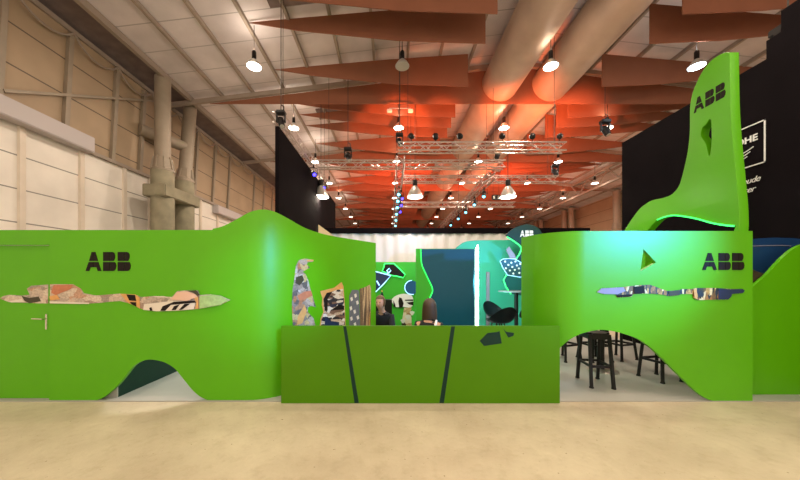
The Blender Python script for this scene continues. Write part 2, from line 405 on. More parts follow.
column(-8.05, 11.75, -.2, 'second concrete column with a leaning pale steel shaft by the left wall', s=.86, lean_y=.65, hb=5.34)
for k, y in enumerate((23.6, 24.8, 29.6, 30.8)): column(-8.62, y, .1, 'distant concrete and steel column along the left wall', 'far columns of the left wall')
for y in (24, 30, 31.2, 36, 37.2, 42, 43.2, 48, 54): column(18.2, y, -.1, 'distant column standing along the right wall of the hall', 'columns of the right wall')
t = thing('column_tie', 'concrete block tying the two nearest columns together below their collars', 'tie beam', (-8.05, 11.2, 4.4))
MB().box(-8.46, -7.66, 10.22, 12.1, 4.4, 4.82, .03).put('tie_block', M['concrete'], t)
t = thing('pipe_brace', 'thick horizontal steel pipe brace between the two nearest columns', 'brace', (-8.5, 11.4, 6.7))
MB().tube([(-8.85, 10.6, 6.86), (-8.12, 12.05, 6.8)], .2, 16).put('brace_pipe', M['paint'], t)

# ducts
for x, lab in ((4.4, 'large round galvanised air duct, the left of the two under the roof'), (6.4, 'large round galvanised air duct, the right of the two under the roof')):
    t = thing('air_duct', lab, 'duct', (x, 6, EYE+7.8), 'round air ducts under the roof')
    b = MB(); b.tube([(x, Y0, EYE+7.77), (x, 62, EYE+7.77)], .72, 40); dp = b.put('duct_pipe', M['duct'], t)
    for k in range(13):
        y = 2.9+4.6*k
        b = MB(); b.tube([(x, y-.03, EYE+7.77), (x, y+.03, EYE+7.77)], .735, 40, False); b.put('seam_ring', M['ductd'], dp)

# fabric baffles: every 6 m bay has one full row at the rafter and four split rows
ZB = EYE+6.96
def hang_top(x, y=0):
    z = roofz(x)-.02
    for c in (4.4, 6.4):
        if abs(x-c) < .72: z = min(z, EYE+7.77-math.sqrt(.72**2-(x-c)**2)-.01)
    return z
def baf_mesh(kind):
    if kind == 'full':
        pts = [(-7.2, ZB), (17.2, ZB), (17.2, roofz(17.2)-.3), (RIDGE, roofz(RIDGE)-.3), (-7.2, roofz(-7.2)-.3)]
    elif kind == 'l': pts = [(-4.2, 9.16), (-.3, 9.5), (2.83, 9.72), (2.83, ZB-.01), (.2, ZB+.08), (-2.6, ZB+.36)]
    else: pts = [(7.7, 9.72), (10.2, 9.5), (14.2, 9.16), (12.6, ZB+.36), (9.8, ZB+.08), (7.7, ZB-.01)]
    return slab([pts], .03, lambda u, v, w: Vector((u, w, v)))
BM = {k: baf_mesh(k) for k in ('full', 'l', 'r')}
def baffle(kind, y, label, group):
    o = link(bpy.data.objects.new('fabric_baffle', BM[kind]))
    if not BM[kind].materials: BM[kind].materials.append(M['baffle'])
    o.location = (0, y, 0); tag(o, label, 'baffle', group)
G = 'brown fabric baffles hung in rows under the roof'
NEAR = {7.9: 'first', 8.9: 'second', 10.9: 'third', 13.0: 'fourth'}
for R in range(6, 60, 6):
    if R == 12: baffle('full', R, 'widest nearest brown fabric baffle, flat edged, pierced by both air ducts', G)
    elif R > 12: baffle('full', R, 'wide fabric baffle pierced by the ducts farther down the hall', G)
    for d in (1, 1.9, 2.9, 4.9):
        y = round(R+d, 2)
        for k, sd in (('l', 'left'), ('r', 'right')):
            if y < 7.5: continue
            if y in NEAR: baffle(k, y, f'{NEAR[y]} nearest brown fabric baffle on the {sd} of the air ducts', G)
            else: baffle(k, y, f'distant orange-brown fabric baffle on the {sd} of the air ducts', G)

# ------------------------------------------------------------------ lamps
WARM = (1, .84, .65)
def pend_lamp(x, y, z, r, cat_label, group, bulb, lit=0, color=WARM, parts=True, deep=.72, ltype='POINT'):
    t = thing('pendant_lamp', cat_label, 'lamp', (x, y, z), group)
    b = MB(); b.lathe([(r, 0), (r*1.0, .02), (r*.92, .06*deep), (r*.72, .16*deep), (r*.45, .25*deep), (r*.3, .29*deep), (r*.28, .30*deep)], (x, y, z), 20); rf = b.put('reflector', M['lampm'], t)
    b = MB(); b.lathe([(r*.28, .30*deep), (r*.3, .33*deep), (r*.3, .33*deep+.2), (r*.18, .33*deep+.24)], (x, y, z), 12); b.put('ballast', M['blackm'], t)
    b = MB(); b.lathe([(r*.93, -.012), (r*.97, -.004)], (x, y, z), 20); b.put('bulb', bulb, rf)
    if parts:
        b = MB(); b.tube([(x, y, z+.33*deep+.22), (x, y, hang_top(x))], .012, 6); b.put('cable', M['cable'], t)
    if lit:
        lamp('lamp_light', 'POINT', (x, y, z-.1), lit*.16, color, radius=.12)
        lamp('lamp_beam', 'AREA', (x, y, z-.03), lit*.34, color, radius=r*.85)
        lamp('lamp_uplight', 'AREA', (x, y, z+.33*deep+.26), lit*.022, color, radius=r*.5, aim=(x, y+.001, z+3))
    return t
XS = (-4.1, .37, 4.85, 9.25, 13.8)
ORD = ('first', 'second', 'third', 'fourth', 'fifth')
LAMP_E = 330
for k in range(13):
    y = 9.05+3.72*k
    for j, x in enumerate(XS):
        if j == 4 and k < 3: continue
        off = (k == 0 and j == 1); cool = (k == 0 and j == 3)
        if k == 0: lab = ('bright pendant lamp glaring above the left end of the green stand', 'unlit grey pendant lamp between the two bright ones', 'bright pendant lamp hanging in front of the right air duct', 'cool white pendant lamp beside the top of the green tower')[j]
        elif k < 3: lab = f'small round pendant lamp, {ORD[j]} from the left in the {ORD[k]} nearest row'
        else: lab = 'tiny distant pendant lamp glowing far down the hall'
        lit = 0 if off or k > 5 else LAMP_E*(1 if k < 3 else .6)*(1.05 if j == 0 else .62)
        bl = M['bulb_off'] if off else M['bulb_c'] if cool else M['bulb'] if k < 4 else M['bulb_f']
        pend_lamp(x, y, EYE+6.38, .21, lab, 'pendant lamps in a grid under the roof', bl, lit, (.8, .92, 1) if cool else WARM)
for k in range(3):                                    # the same grid goes on over and behind the camera
    y = 9.05-3.72*(k+1)
    for x in XS[:4]:
        pend_lamp(x, y, EYE+6.38, .235, 'pendant lamp of the grid over the open aisle before the stand', 'pendant lamps over the aisle', M['bulb'], LAMP_E*(.42, .6, .65, .65)[XS.index(x)]*(1.4 if k else .8))
for px, lab in ((321, 'large bell pendant lamp in front of the black wall'), (415, 'large bell pendant lamp between the two truss lines'), (508, 'large bell pendant lamp left of the right-hand green wall')):
    p = at(px, 197, 12.5); pend_lamp(p.x, p.y, p.z, .33, lab, 'large bell pendant lamps', M['bulb'], 70, WARM, deep=1.5)

# ------------------------------------------------------------------ trusses and stage lights
TH = EYE+4.3
def truss(a, b, label, w=.26, step=.3, group='aluminium lighting trusses'):
    a, b = Vector(a), Vector(b); d = (b-a); Lg = d.length; d.normalize(); s = d.cross(Vector((0, 0, 1))).normalized(); u = Vector((0, 0, 1))
    t = thing('lighting_truss', label, 'truss', tuple((a+b)/2), group)
    cs = [s*w/2+u*w/2, s*w/2-u*w/2, -s*w/2-u*w/2, -s*w/2+u*w/2]
    for c in cs: MB().tube([a+c, b+c], .025, 8).put('chord', M['truss'], t)
    m = MB(); n = int(Lg/step)
    for i in range(n):
        p, q = a+d*(i*Lg/n), a+d*((i+1)*Lg/n)
        for f in range(4):
            c0, c1 = cs[f], cs[(f+1) % 4]
            if i % 2: c0, c1 = c1, c0
            m.tube([p+c0, q+c1], .011, 5, False)
    m.put('lacing', M['truss'], t)
    m = MB()
    for i in range(max(2, int(Lg/4)+1)):
        p = a+d*(Lg*(.06+.88*i/max(1, int(Lg/4) or 1))); m.tube([p+u*w/2, Vector((p.x, p.y, hang_top(p.x)))], .008, 5)
    m.put('hanging_cables', M['cable'], t)
    return t
truss((.26, 9.9, TH), (5.75, 9.9, TH), 'nearest lighting truss crossing in front of the air ducts')
truss((-2.75, 11.4, TH), (4.35, 11.4, TH), 'second lighting truss reaching left to the black wall')
truss((.5, 13.1, TH), (7.3, 13.1, TH), 'third lighting truss with an open right end by a lamp')
truss((.5, 17.6, TH), (7.3, 17.6, TH), 'farthest thin lighting truss across the hall')
truss((3.95, 11.6, TH-.33), (3.95, 23, TH-.33), 'lighting truss running away with a row of cyan spotlights below the ducts')
truss((.36, 10.1, TH-.33), (.36, 23, TH-.33), 'lighting truss running away above the middle of the stand')
truss((-2.98, 8.0, TH), (-2.98, 14, TH), 'lighting truss running away along the top of the black wall')
def spotlight(x, y, z, lens, label, group, aim=(-.25, -.55, -.8), light=0):
    t = thing('stage_spotlight', label, 'spotlight', (x, y, z), group)
    d = Vector(aim).normalized(); c = Vector((x, y, z-.30))
    hs = MB().tube([c-d*.2, c-d*.14, c+d*.12, c+d*.15], [.06, .085, .085, .095], 14).put('housing', M['blackm'], t)
    MB().tube([c+d*.149, c+d*.158], [.062, .058], 14).put('lens', lens, hs)
    m = MB(); s = d.cross(Vector((0, 0, 1))).normalized()
    for q in (-1, 1): m.tube([c+s*.13*q, Vector((x, y, z-.1))+s*.13*q, Vector((x, y, z-.08))+s*.02*q], .014, 6)
    m.tube([(x, y, z-.1), (x, y, z)], .03, 8); m.put('yoke', M['blackm'], t)
    return t
for i, y in enumerate((12.6, 14, 15.6, 17.3, 19.4, 21.6)):
    spotlight(3.95, y, TH-.49, M['lens_c'], 'black spotlight with a cyan lens on the truss below the ducts', 'cyan spotlights on the right truss')
for i, y in enumerate((12.4, 13.5, 14.7, 16.2, 17.9, 19.8)):
    spotlight(.36, y, TH-.49, M['lens_c'] , 'black spotlight with a cyan lens on the middle truss', 'cyan spotlights on the middle truss', aim=(-.05, -.75, -.6))
for i, y in enumerate((13.0, 14.2, 15.6)):
    spotlight(.48, y, TH-.49, M['lens_b'], 'black spotlight with a deep blue lens on the middle truss', 'blue spotlights on the middle truss', aim=(.3, -.6, -.6))
for i, y in enumerate((11.0, 12.6)):
    spotlight(-2.8, y, TH-.17, M['lens_b'], f'black spotlight with a blue lens above the black wall, {("nearer", "farther")[i]} one', 'blue spotlights on the left truss', aim=(.35, -.7, -.5))
def moving_head(x, y, z, label, up=False, parent_z=None, s=1.0, lens='bulb_off'):
    t = thing('moving_head_light', label, 'stage light', (x, y, z), 'moving head stage lights')
    MB().box(x-.17*s, x+.17*s, y-.13*s, y+.13*s, z-.05*s, z+.07*s, .02).put('base', M['blackm'], t)
    m = MB()
    for q in (-1, 1): m.box(x+q*.15*s-.025*s, x+q*.15*s+.025*s, y-.05*s, y+.05*s, z-.36*s, z-.04*s, .01)
    m.box(x-.17*s, x+.17*s, y-.05*s, y+.05*s, z-.07*s, z-.03*s)
    m.put('yoke', M['blackm'], t)
    d = Vector((.3, -.35, -.9)).normalized(); c = Vector((x, y, z-.32*s))
    hd = MB().tube([c-d*.18*s, c-d*.12*s, c+d*.18*s, c+d*.24*s], [.07*s, .12*s, .11*s, .10*s], 14).put('head', M['blackm'], t)
    MB().tube([c+d*.239*s, c+d*.245*s], .085*s, 14).put('lens', M[lens], hd)
    m = MB(); m.tube([(x, y, z+.07*s), (x, y, hang_top(x))], .012, 6); m.tube([(x+.1*s, y, z+.07*s), (x+.1*s, y, z+.25*s), (x, y, z+.3*s)], .02, 6); m.put('clamp_and_cable', M['cable'], t)
    return t
p = at(281, 113, 8.0); moving_head(p.x, p.y, p.z, 'black moving head light over the near end of the black wall truss', s=.72)
p = at(605, 122, 11); moving_head(p.x, p.y, p.z, 'black moving head light hanging against the orange baffles', s=.95)
p = at(348, 152, 11.4); moving_head(p.x, p.y, p.z+.1, 'hooked black moving head light above the second truss', s=.85)
p = at(555, 166, 13.1); moving_head(p.x, p.y, p.z, 'black moving head light at the right end of the third truss', s=.85)
p = at(788, 30, 5.2); t = moving_head(p.x, p.y, p.z, 'black moving head light above the black wall at the top right corner', s=1.1)
p = at(399.5, 135, 9.9); moving_head(p.x, p.y, p.z, 'small black moving head light at the left end of the nearest truss', s=.7)
# four-lamp bar in front of the first full baffle
t = thing('lamp_bar', 'small white twin lamp bar hanging over the nearest truss', 'lamp', tuple(at(400, 111, 11.5)))
p = at(400, 111, 11.5)
MB().tube([p+Vector((-.42, 0, .1)), p+Vector((.42, 0, .1))], .02, 8).put('bar', M['truss'], t)
for q in (-1, 1): MB().box(p.x+q*.4-.1, p.x+q*.4+.1, p.y-.06, p.y+.06, p.z-.06, p.z+.06, .02).put('lamp_head', M['whitep'], t)
MB().tube([p+Vector((0, 0, .1)), Vector((p.x, p.y, hang_top(p.x)))], .01, 6).put('cable', M['cable'], t)
p = at(496, 197.5, 12.7)
t = thing('exit_sign', 'small dark hanging sign box beside the right bell lamp', 'sign', tuple(p))
MB().box(p.x-.17, p.x+.17, p.y-.05, p.y+.05, p.z-.1, p.z+.1, .01).put('sign_box', M['blackm'], t)
for q in (-1, 1): MB().tube([p+Vector((q*.12, 0, .1)), Vector((p.x+q*.12, p.y, hang_top(p.x+q*.12)))], .006, 5).put('hanger', M['cable'], t)
for q in (-1, 1): MB().box(p.x+q*.1-.04, p.x+q*.1+.04, p.y-.056, p.y-.05, p.z-.06, p.z+.06).put('sign_pane', M['steel'], t)

# ------------------------------------------------------------------ other stands behind
b = MB(); b.box(-3.08, -2.98, 8.04, 16.4, 0, EYE+4.07); tag(b.put('black_screen', M['blackw'], loc=(-3.03, 8.04, 0)), 'tall black stand wall behind the left green wall', 'wall panel')
BX = 6.0; ZT = EYE+3.49
t = thing('black_stand', 'huge black stand wall with white lettering behind the green tower', 'wall panel', (BX, 5.5, 0))
b = MB(); b.box(BX, BX+.25, 2.2, 7.76, 0, ZT); bw = b.put('main_board', M['blackw'], t)
b = MB(); b.box(BX+.02, BX+.5, 2.2, 4.62, ZT, ZT+.62); b.box(BX+.02, BX+.5, 4.62, 4.8, ZT, ZT+.3); b.put('upper_step', M['blackw'], t)
b = MB(); b.box(BX-.015, BX, 4.05, 4.07, .4, ZT-.05); b.put('panel_joint', M['rubber'], t)
flat = lambda yc, z0: (lambda u, v, w: Vector((BX-.006-w, yc-u, z0+v)))
sq = MB(); za, zb, ya, yb = 3.44, 4.13, 5.50, 4.79; l = .018
for (y0, y1, z0, z1) in ((ya, yb, za, za+l), (ya, yb, zb-l, zb), (ya, ya-l, za, zb), (yb+l, yb, za, zb)): sq.box(BX-.010, BX, min(y0, y1), max(y0, y1), z0, z1)
sq.put('sign_frame', M['whitep'], t)
put('sign_lettering', text('GROHE', .15, flat(5.148, 3.85), .006, spacing=1.02, off=.004, align='CENTER'), M['whitep'], t)
for k in range(3):
    e = .22-.042*k
    pts = spline([(e-.40, -.03), (e-.30, .0), (e-.17, -.04), (e-.09, -.025), (e, .012)], 6)
    MB().tube([flat(5.17, 3.745-.064*k)(u, v, 0) for u, v in pts], .009, 6).put('wave_line', M['whitep'], t)
put('slogan_line', text('Pure Freude', .135, flat(4.86, 3.17), .006, shear=.35, spacing=.92, align='RIGHT'), M['whitep'], t)
put('slogan_line', text('an Wasser', .135, flat(4.93, 3.02), .006, shear=.35, spacing=.92, align='RIGHT'), M['whitep'], t)
# blue curved counter at its foot
pts = spline([(4.9, 2.10), (5.3, 2.16), (5.7, 2.17), (5.98, 2.15)], 6)
t = thing('blue_counter', 'dark blue panel with a pale line behind the right green panel', 'counter', (5.4, 4.34, 0))
put('counter_board', slab([[(4.9, 0)]+pts+[(5.98, 0)]], .06, front(4.36)), M['blue'], t)
b = MB(); b.tube([(4.95, 4.325, 2.045), (5.65, 4.325, 2.06), (5.78, 4.325, 2.05)], .006, 6); b.put('pale_line', M['lilac'], t)
t = thing('bag', 'brown rounded bag with an orange edge between the right green panels', 'bag', (5.0, 4.15, 1.35))
p = at(753, 282, 4.18)
me = slab([spline([(p.x-.12, 1.2), (p.x+.02, 1.25), (p.x+.14, p.z-.02), (p.x+.13, p.z+.09), (p.x+.02, p.z+.14), (p.x-.12, p.z+.14)], 5, True)], .10, front(4.19), .02)
put('bag_body', me, mat('brown_leather', (.035, .018, .008, 1), .6), t)
MB().tube([(p.x+.135, 4.15, p.z-.04), (p.x+.15, 4.14, p.z+.03), (p.x+.125, 4.15, p.z+.1)], .016, 8).put('bag_trim', M['orange_edge'], t)
MB().box(p.x-.12, p.x+.1, 4.14, 4.24, .015, 1.26, .01).put('bag_plinth', M['blackm'], t)

# ------------------------------------------------------------------ the green stand
PT = .012
b = MB(); b.box(-5.6, 6.0, 3.852, 9.6, 0, PT); tag(b.put('platform', M['white'], loc=(0, 3.85, 0)), 'low white platform floor under the green stand', 'platform')

def lut(tab):
    def f(x):
        if x <= tab[0][0]: return tab[0][1]
        for (a, va), (c, vc) in zip(tab, tab[1:]):
            if x <= c: return va+(vc-va)*(x-a)/(c-a)
        return tab[-1][1]
    return f
def smooth(tab, n=8): return spline(tab, n)
def wall_strip(path, top_px, bot, th, hole=None):
    """standing board following a plan path; top and bottom edges by function of (pixel column, distance)"""
    P = [Vector((x, y)) for x, y in path]; N_ = []
    for i in range(len(P)):
        d = (P[min(i+1, len(P)-1)]-P[max(i-1, 0)]).normalized(); N_.append(Vector((-d.y, d.x)))
    bm = bmesh.new()
    def vt(i, z, back): q = P[i]+N_[i]*(th if back else 0); return bm.verts.new((q.x, q.y, z))
    def quad(a): 
        try: bm.faces.new(a)
        except ValueError: pass
    for i in range(len(P)-1):
        j = i+1; mid = (P[i]+P[j])/2
        bands = bot(P[i], P[j], mid)
        tops = [top_px(P[i]), top_px(P[j])]
        segs = [(bands[0], bands[1], tops[0], tops[1])]
        if hole:
            h0, h1 = hole(P[i].x), hole(P[j].x)
            if h0 and h1: segs = [(bands[0], bands[1], h0[0], h1[0]), (h0[1], h1[1], tops[0], tops[1])]
        for a0, a1, b0, b1 in segs:
            f = [vt(i, a0, 0), vt(j, a1, 0), vt(j, b1, 0), vt(i, b0, 0)]; k = [vt(i, a0, 1), vt(j, a1, 1), vt(j, b1, 1), vt(i, b0, 1)]
            quad(f); quad(k[::-1]); quad((f[3], f[2], k[2], k[3])); quad((f[1], f[0], k[0], k[1]))
            if i == 0: quad((f[0], f[3], k[3], k[0]))
            if j == len(P)-1: quad((f[2], f[1], k[1], k[2]))
    bmesh.ops.remove_doubles(bm, verts=bm.verts, dist=1e-5)
    bmesh.ops.dissolve_degenerate(bm, dist=1e-5, edges=bm.edges)
    bmesh.ops.recalc_face_normals(bm, faces=bm.faces)
    me = bpy.data.meshes.new('wall'); bm.to_mesh(me); bm.free(); return me
def lin(a, b, n): return [(a[0]+(b[0]-a[0])*i/n, a[1]+(b[1]-a[1])*i/n) for i in range(n+1)]
pcol = lambda p: 390+FPX*p[0]/p[1]
hgt = lambda py, Y: EYE+(278-py)/FPX*Y

# left curved wall
FL = 3.875
A_, B_, E_ = (-1.85, FL), (-1.35, 4.13), (-.25, 5.28)
ctl = (-1.594, FL)
bend = [((1-t)**2*A_[0]+2*t*(1-t)*ctl[0]+t*t*B_[0], (1-t)**2*A_[1]+2*t*(1-t)*ctl[1]+t*t*B_[1]) for t in [i/18 for i in range(19)]]
DX0, DX1 = (-14-390)/FPX*FL, (50-390)/FPX*FL        # the door opening
path = lin((-5.4, FL), (DX0, FL), 3)+lin((DX0, FL), (DX1, FL), 3)[1:]+lin((DX1, FL), A_, 130)[1:]+bend[1:]+lin(B_, E_, 24)[1:]
topL = lut(smooth([(-60, 230), (190, 230), (206, 229.6), (222, 226.5), (238, 218.5), (250, 212), (262, 209.5), (274, 211.5), (288, 218.5), (303, 227), (318, 232.5), (335, 236.5), (376, 243)]))
arch = lut(smooth([(97, 400.2), (104, 397), (117, 386), (126, 375.5), (133.7, 366), (142.5, 361), (151, 359.6), (163.5, 362), (174, 368), (181, 376), (191.5, 389), (200, 396.5), (208, 400.2)]))
DT = hgt(244, FL)
def botL(a, c, mid):
    if DX0 < mid.x < DX1 and abs(mid.y-FL) < 1e-6: return (DT, DT)
    return tuple(max(PT, hgt(arch(pcol(q)), q.y)) if 97 < pcol(q) < 208 else PT for q in (a, c))
W1 = thing('stand_panel', 'long curved green wall on the left with a low arch and a door', 'wall panel', (-3, FL, PT))
put('main_board', wall_strip(path, lambda p: hgt(topL(pcol(p)), p.y), botL, .045), M['green'], W1)
# door with lever handle, set back in the wall
fr = MB()
fr.box(DX1-.012, DX1, FL+.001, FL+.05, PT, DT); fr.box(DX0, DX0+.012, FL+.001, FL+.05, PT, DT); fr.box(DX0, DX1, FL+.001, FL+.05, DT-.012, DT)
fr.put('jamb_lining', M['green'], W1)
FD = FL+.03
dr = MB().box(DX0+.016, DX1-.016, FD, FD+.02, PT+.012, DT-.016).put('door_leaf', M['green'], W1)
hp = at(46.5, 321, FD)
MB().box(hp.x-.012, hp.x+.012, FD-.008, FD, hp.z-.11, hp.z+.09, .003).put('handle_plate', M['handle'], dr)
MB().tube([(hp.x, FD-.005, hp.z+.03), (hp.x, FD-.05, hp.z+.03), (hp.x-.13, FD-.05, hp.z+.035)], .009, 8).put('door_handle', M['handle'], dr)
# printed collage across wall and door
mur = [(0, 298.5), (3, 296.2), (9, 294.8), (22, 295.5), (30, 294.7), (27, 288.7), (31.5, 285.7), (52, 284.2), (73, 284.2), (81, 288.7), (84, 293.2), (96, 295.5), (110, 294.4), (120, 293.6), (135, 294.4), (141, 297), (155.5, 296), (172, 297), (177.4, 291), (188, 290.3), (198, 290.3), (200, 295), (210, 294.4), (220.5, 295.5), (230.5, 300),
       (220.5, 305), (209, 307.2), (198, 309), (180, 310.6), (157, 311.4), (144, 310), (137.6, 306.5), (129.5, 303.3), (120, 301), (110, 301.7), (99, 303), (81, 304), (37.5, 303.3), (9, 302)]
put('mural_print', slab([pxs(clip(mur, 50.2, False), FL)], .003, front(FL-.0015)), M['col_l'], W1)
put('mural_print', slab([pxs(clip(mur, 48.4, True), FD)], .003, front(FD-.0015)), M['col_l'], dr)
def prints(parent, Y, items, depth=0):
    for i, (m, pts, *nm) in enumerate(items):
        put('mural_patch', slab([pxs(pts, Y)], .002, front(Y-.005-.0022*(i+1))), M[m], parent)
q = lambda pts: [(x/6.67, 270+y/6.67) for x, y in pts]
prints(dr, FD, [('olive', q([(148, 172), (200, 185), (262, 177), (277, 208), (200, 222), (168, 205)])), ('pale', q([(65, 208), (150, 192), (172, 214), (80, 216)]))])
prints(W1, FL, [('brick', q([(362, 100), (490, 98), (470, 130), (415, 150), (375, 168), (345, 150)])), ('sand', q([(335, 175), (385, 165), (405, 195), (340, 202)])), ('pale', q([(338, 208), (600, 218), (600, 226), (338, 221)]))])
q2 = lambda pts: [(110+x/6.154, 270+y/6.154) for x, y in pts]
prints(W1, FL, [('sand', q2([(65, 146), (158, 150), (185, 170), (188, 238), (165, 225), (120, 205)])), ('black', q2([(105, 150), (158, 153), (165, 190), (122, 187)])), ('black', q2([(125, 196), (165, 198), (166, 224), (140, 212)])),
    ('pale', q2([(215, 210), (300, 200), (400, 188), (530, 195), (520, 240), (400, 250), (290, 252), (210, 244)])),
    ('black', q2([(330, 222), (400, 195), (525, 188), (535, 200), (450, 208), (380, 214), (345, 250), (315, 250)])),
    ('black', q2([(385, 246), (400, 222), (435, 210), (410, 245)])), ('black', q2([(430, 245), (465, 208), (500, 206), (450, 243)])), ('black', q2([(250, 232), (262, 228), (270, 248), (255, 250)])),
    ('sand', q2([(525, 170), (550, 165), (552, 235), (530, 238), (540, 200)])),
    ('pinkish', q2([(385, 180), (420, 134), (480, 130), (540, 150), (545, 165), (480, 190)])), ('olive', q2([(480, 126), (540, 124), (562, 155), (545, 158), (520, 138)])),
    ('paleg', q2([(560, 160), (640, 152), (690, 158), (738, 186), (680, 214), (560, 234)])), ('pale', q2([(275, 160), (345, 160), (370, 168), (300, 166)]))])
L0 = at(86, 271, FL); abb(W1, L0.x, L0.z, at(0, 252, FL).z-L0.z, at(131, 0, FL).x-L0.x, front(FL-.004), M['black'])
# collage pieces on the receding face
dv = (Vector((E_[0], E_[1]))-Vector((B_[0], B_[1]))); dl = dv.length; dv.normalize(); nrm = Vector((dv.y, -dv.x))
def diag(px, py):
    k = (px-390)/FPX                                     # ray meets the face
    s = (k*B_[1]-B_[0])/(dv.x-k*dv.y); Y = B_[1]+s*dv.y
    return (s, hgt(py, Y))
def dfn(off): return lambda u, v, w: Vector((B_[0]+dv.x*u+nrm.x*(off+w), B_[1]+dv.y*u+nrm.y*(off+w), v))
q4 = lambda pts: [diag(270+x/4.36, 220+y/4.36) for x, y in pts]
def dprint(name, pts, m, lay=0, parent=W1): return put(name, slab([q4(pts)], .002, dfn(.003+.0022*lay)), M[m], parent)
dprint('mural_print', [(100, 480), (95, 380), (98, 300), (104, 270), (112, 200), (125, 175), (150, 168), (190, 174), (188, 181), (163, 184), (160, 195), (174, 207), (142, 226), (155, 236), (166, 262), (175, 300), (192, 355), (200, 380), (180, 374), (165, 380), (164, 400), (190, 430), (202, 480)], 'col_b')
dprint('mural_patch', [(118, 330), (150, 312), (178, 308), (185, 330), (150, 345), (128, 352)], 'brick', 1)
dprint('mural_patch', [(120, 420), (150, 370), (160, 395), (140, 450), (118, 458)], 'sand', 1)
dprint('mural_patch', [(112, 250), (140, 240), (148, 262), (128, 285), (110, 275)], 'olive', 1)
dprint('mural_patch', [(160, 174), (189, 173), (188, 180), (161, 181)], 'sand', 1)
dprint('mural_print', [(215, 480), (220, 430), (232, 400), (225, 370), (228, 340), (218, 310), (240, 305), (280, 295), (312, 270), (320, 290), (325, 360), (330, 480)], 'sand')
dprint('mural_patch', [(220, 480), (224, 430), (236, 400), (232, 350), (245, 320), (290, 305), (318, 300), (322, 360), (327, 480)], 'col_t', 1)
dprint('mural_patch', [(238, 395), (232, 345), (246, 318), (270, 312), (250, 345), (250, 395)], 'black', 2)
dprint('mural_patch', [(262, 395), (300, 368), (321, 375), (322, 390), (285, 392)], 'black', 2)
dprint('mural_patch', [(236, 470), (240, 420), (262, 440), (300, 445), (300, 470)], 'navy', 2)
dprint('mural_print', [(345, 480), (345, 330), (357, 305), (385, 305), (388, 320), (392, 480)], 'grey_spot')
for x, y in ((355, 345), (372, 330), (380, 360), (352, 385), (368, 400), (382, 425), (354, 430), (370, 455)):
    dprint('mural_patch', [(x-6, y-5), (x+3, y-10), (x+6, y+4), (x-2, y+10)], 'pale', 1)
dprint('mural_print', [(393, 480), (390, 300), (415, 292), (435, 282), (440, 300), (438, 480)], 'col_w')

# inner partition seen through the low arch
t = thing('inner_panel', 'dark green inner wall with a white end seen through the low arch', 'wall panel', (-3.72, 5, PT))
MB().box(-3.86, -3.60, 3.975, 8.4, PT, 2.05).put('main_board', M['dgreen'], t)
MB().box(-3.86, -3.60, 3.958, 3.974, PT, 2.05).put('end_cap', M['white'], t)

# low front counter
FC = 3.80
cx0, cx1, ct = at(281, 0, FC).x, at(560, 0, FC).x, hgt(326, FC)
CT_ = thing('counter_panel', 'low green counter panel across the middle of the stand', 'counter', ((cx0+cx1)/2, FC, 0))
MB().box(cx0, cx1, FC, FC+.045, 0, ct, .004).put('panel_board', M['green_c'], CT_)
for pts in ([(343.2, 326.3), (346.2, 326.3), (358.8, 403), (354.6, 403)], [(451.2, 326.3), (455, 326.3), (443.8, 403), (439.4, 403)]):
    put('dark_stripe', slab([pxs(pts, FC)], .003, front(FC-.0015)), M['dgreen'], CT_)
for pts in ([(479.7, 340.8), (487.5, 333), (497, 332), (499.5, 331), (501.7, 343.3), (484, 345.9)], [(503, 328.5), (506, 331.7), (514, 333), (513.3, 335.8), (508.3, 337.5)]):
    put('dark_patch', slab([pxs(pts, FC)], .003, front(FC-.0015)), M['dgreen'], CT_)

# right curved wall
FR = 3.855
bend = [(1.97, 4.5)]+[(2.5-.5*math.cos(a), FR+.5-.5*math.sin(a)) for a in [i/20*PI/2 for i in range(21)]]
bend[1:4] = []
path = bend+lin((2.5, FR), (4.66, FR), 140)[1:]
archR = lut(smooth([(535, 401), (548, 366), (556, 353), (561, 347), (570, 339.5), (582, 333.5), (598, 330), (612, 331), (628, 335), (640, 340), (652, 348.5), (664, 360), (676, 372), (688, 384), (698, 393), (706, 398.5), (713, 401)]))
tri = [(at(640.5, 271, FR)), (at(643.5, 249, FR)), (at(656, 262.5, FR))]
def hole(x):
    a, t_, c = tri                                       # lower left, top, right corner
    if not (a.x <= x <= c.x): return None
    lo = a.z+(c.z-a.z)*(x-a.x)/(c.x-a.x)
    hi = a.z+(t_.z-a.z)*(x-a.x)/(t_.x-a.x) if x < t_.x else t_.z+(c.z-t_.z)*(x-t_.x)/(c.x-t_.x)
    return (lo, max(hi, lo))
extra = [(v.x, FR) for v in tri]
path = bend+sorted(set(lin((2.5, FR), (4.66, FR), 140)[1:]+extra))
def botR(a, c, mid): return tuple(max(PT, hgt(archR(pcol(q)), q.y)) if 535 < pcol(q) < 713 else PT for q in (a, c))
W2 = thing('stand_panel', 'curved green wall on the right with a tall arch over bar stools', 'wall panel', (3.4, FR, PT))
put('main_board', wall_strip(path, lambda p: EYE+.604, botR, .045, hole), M['green'], W2)
q = lambda pts: [(595+x/5, 275+y/5) for x, y in pts]
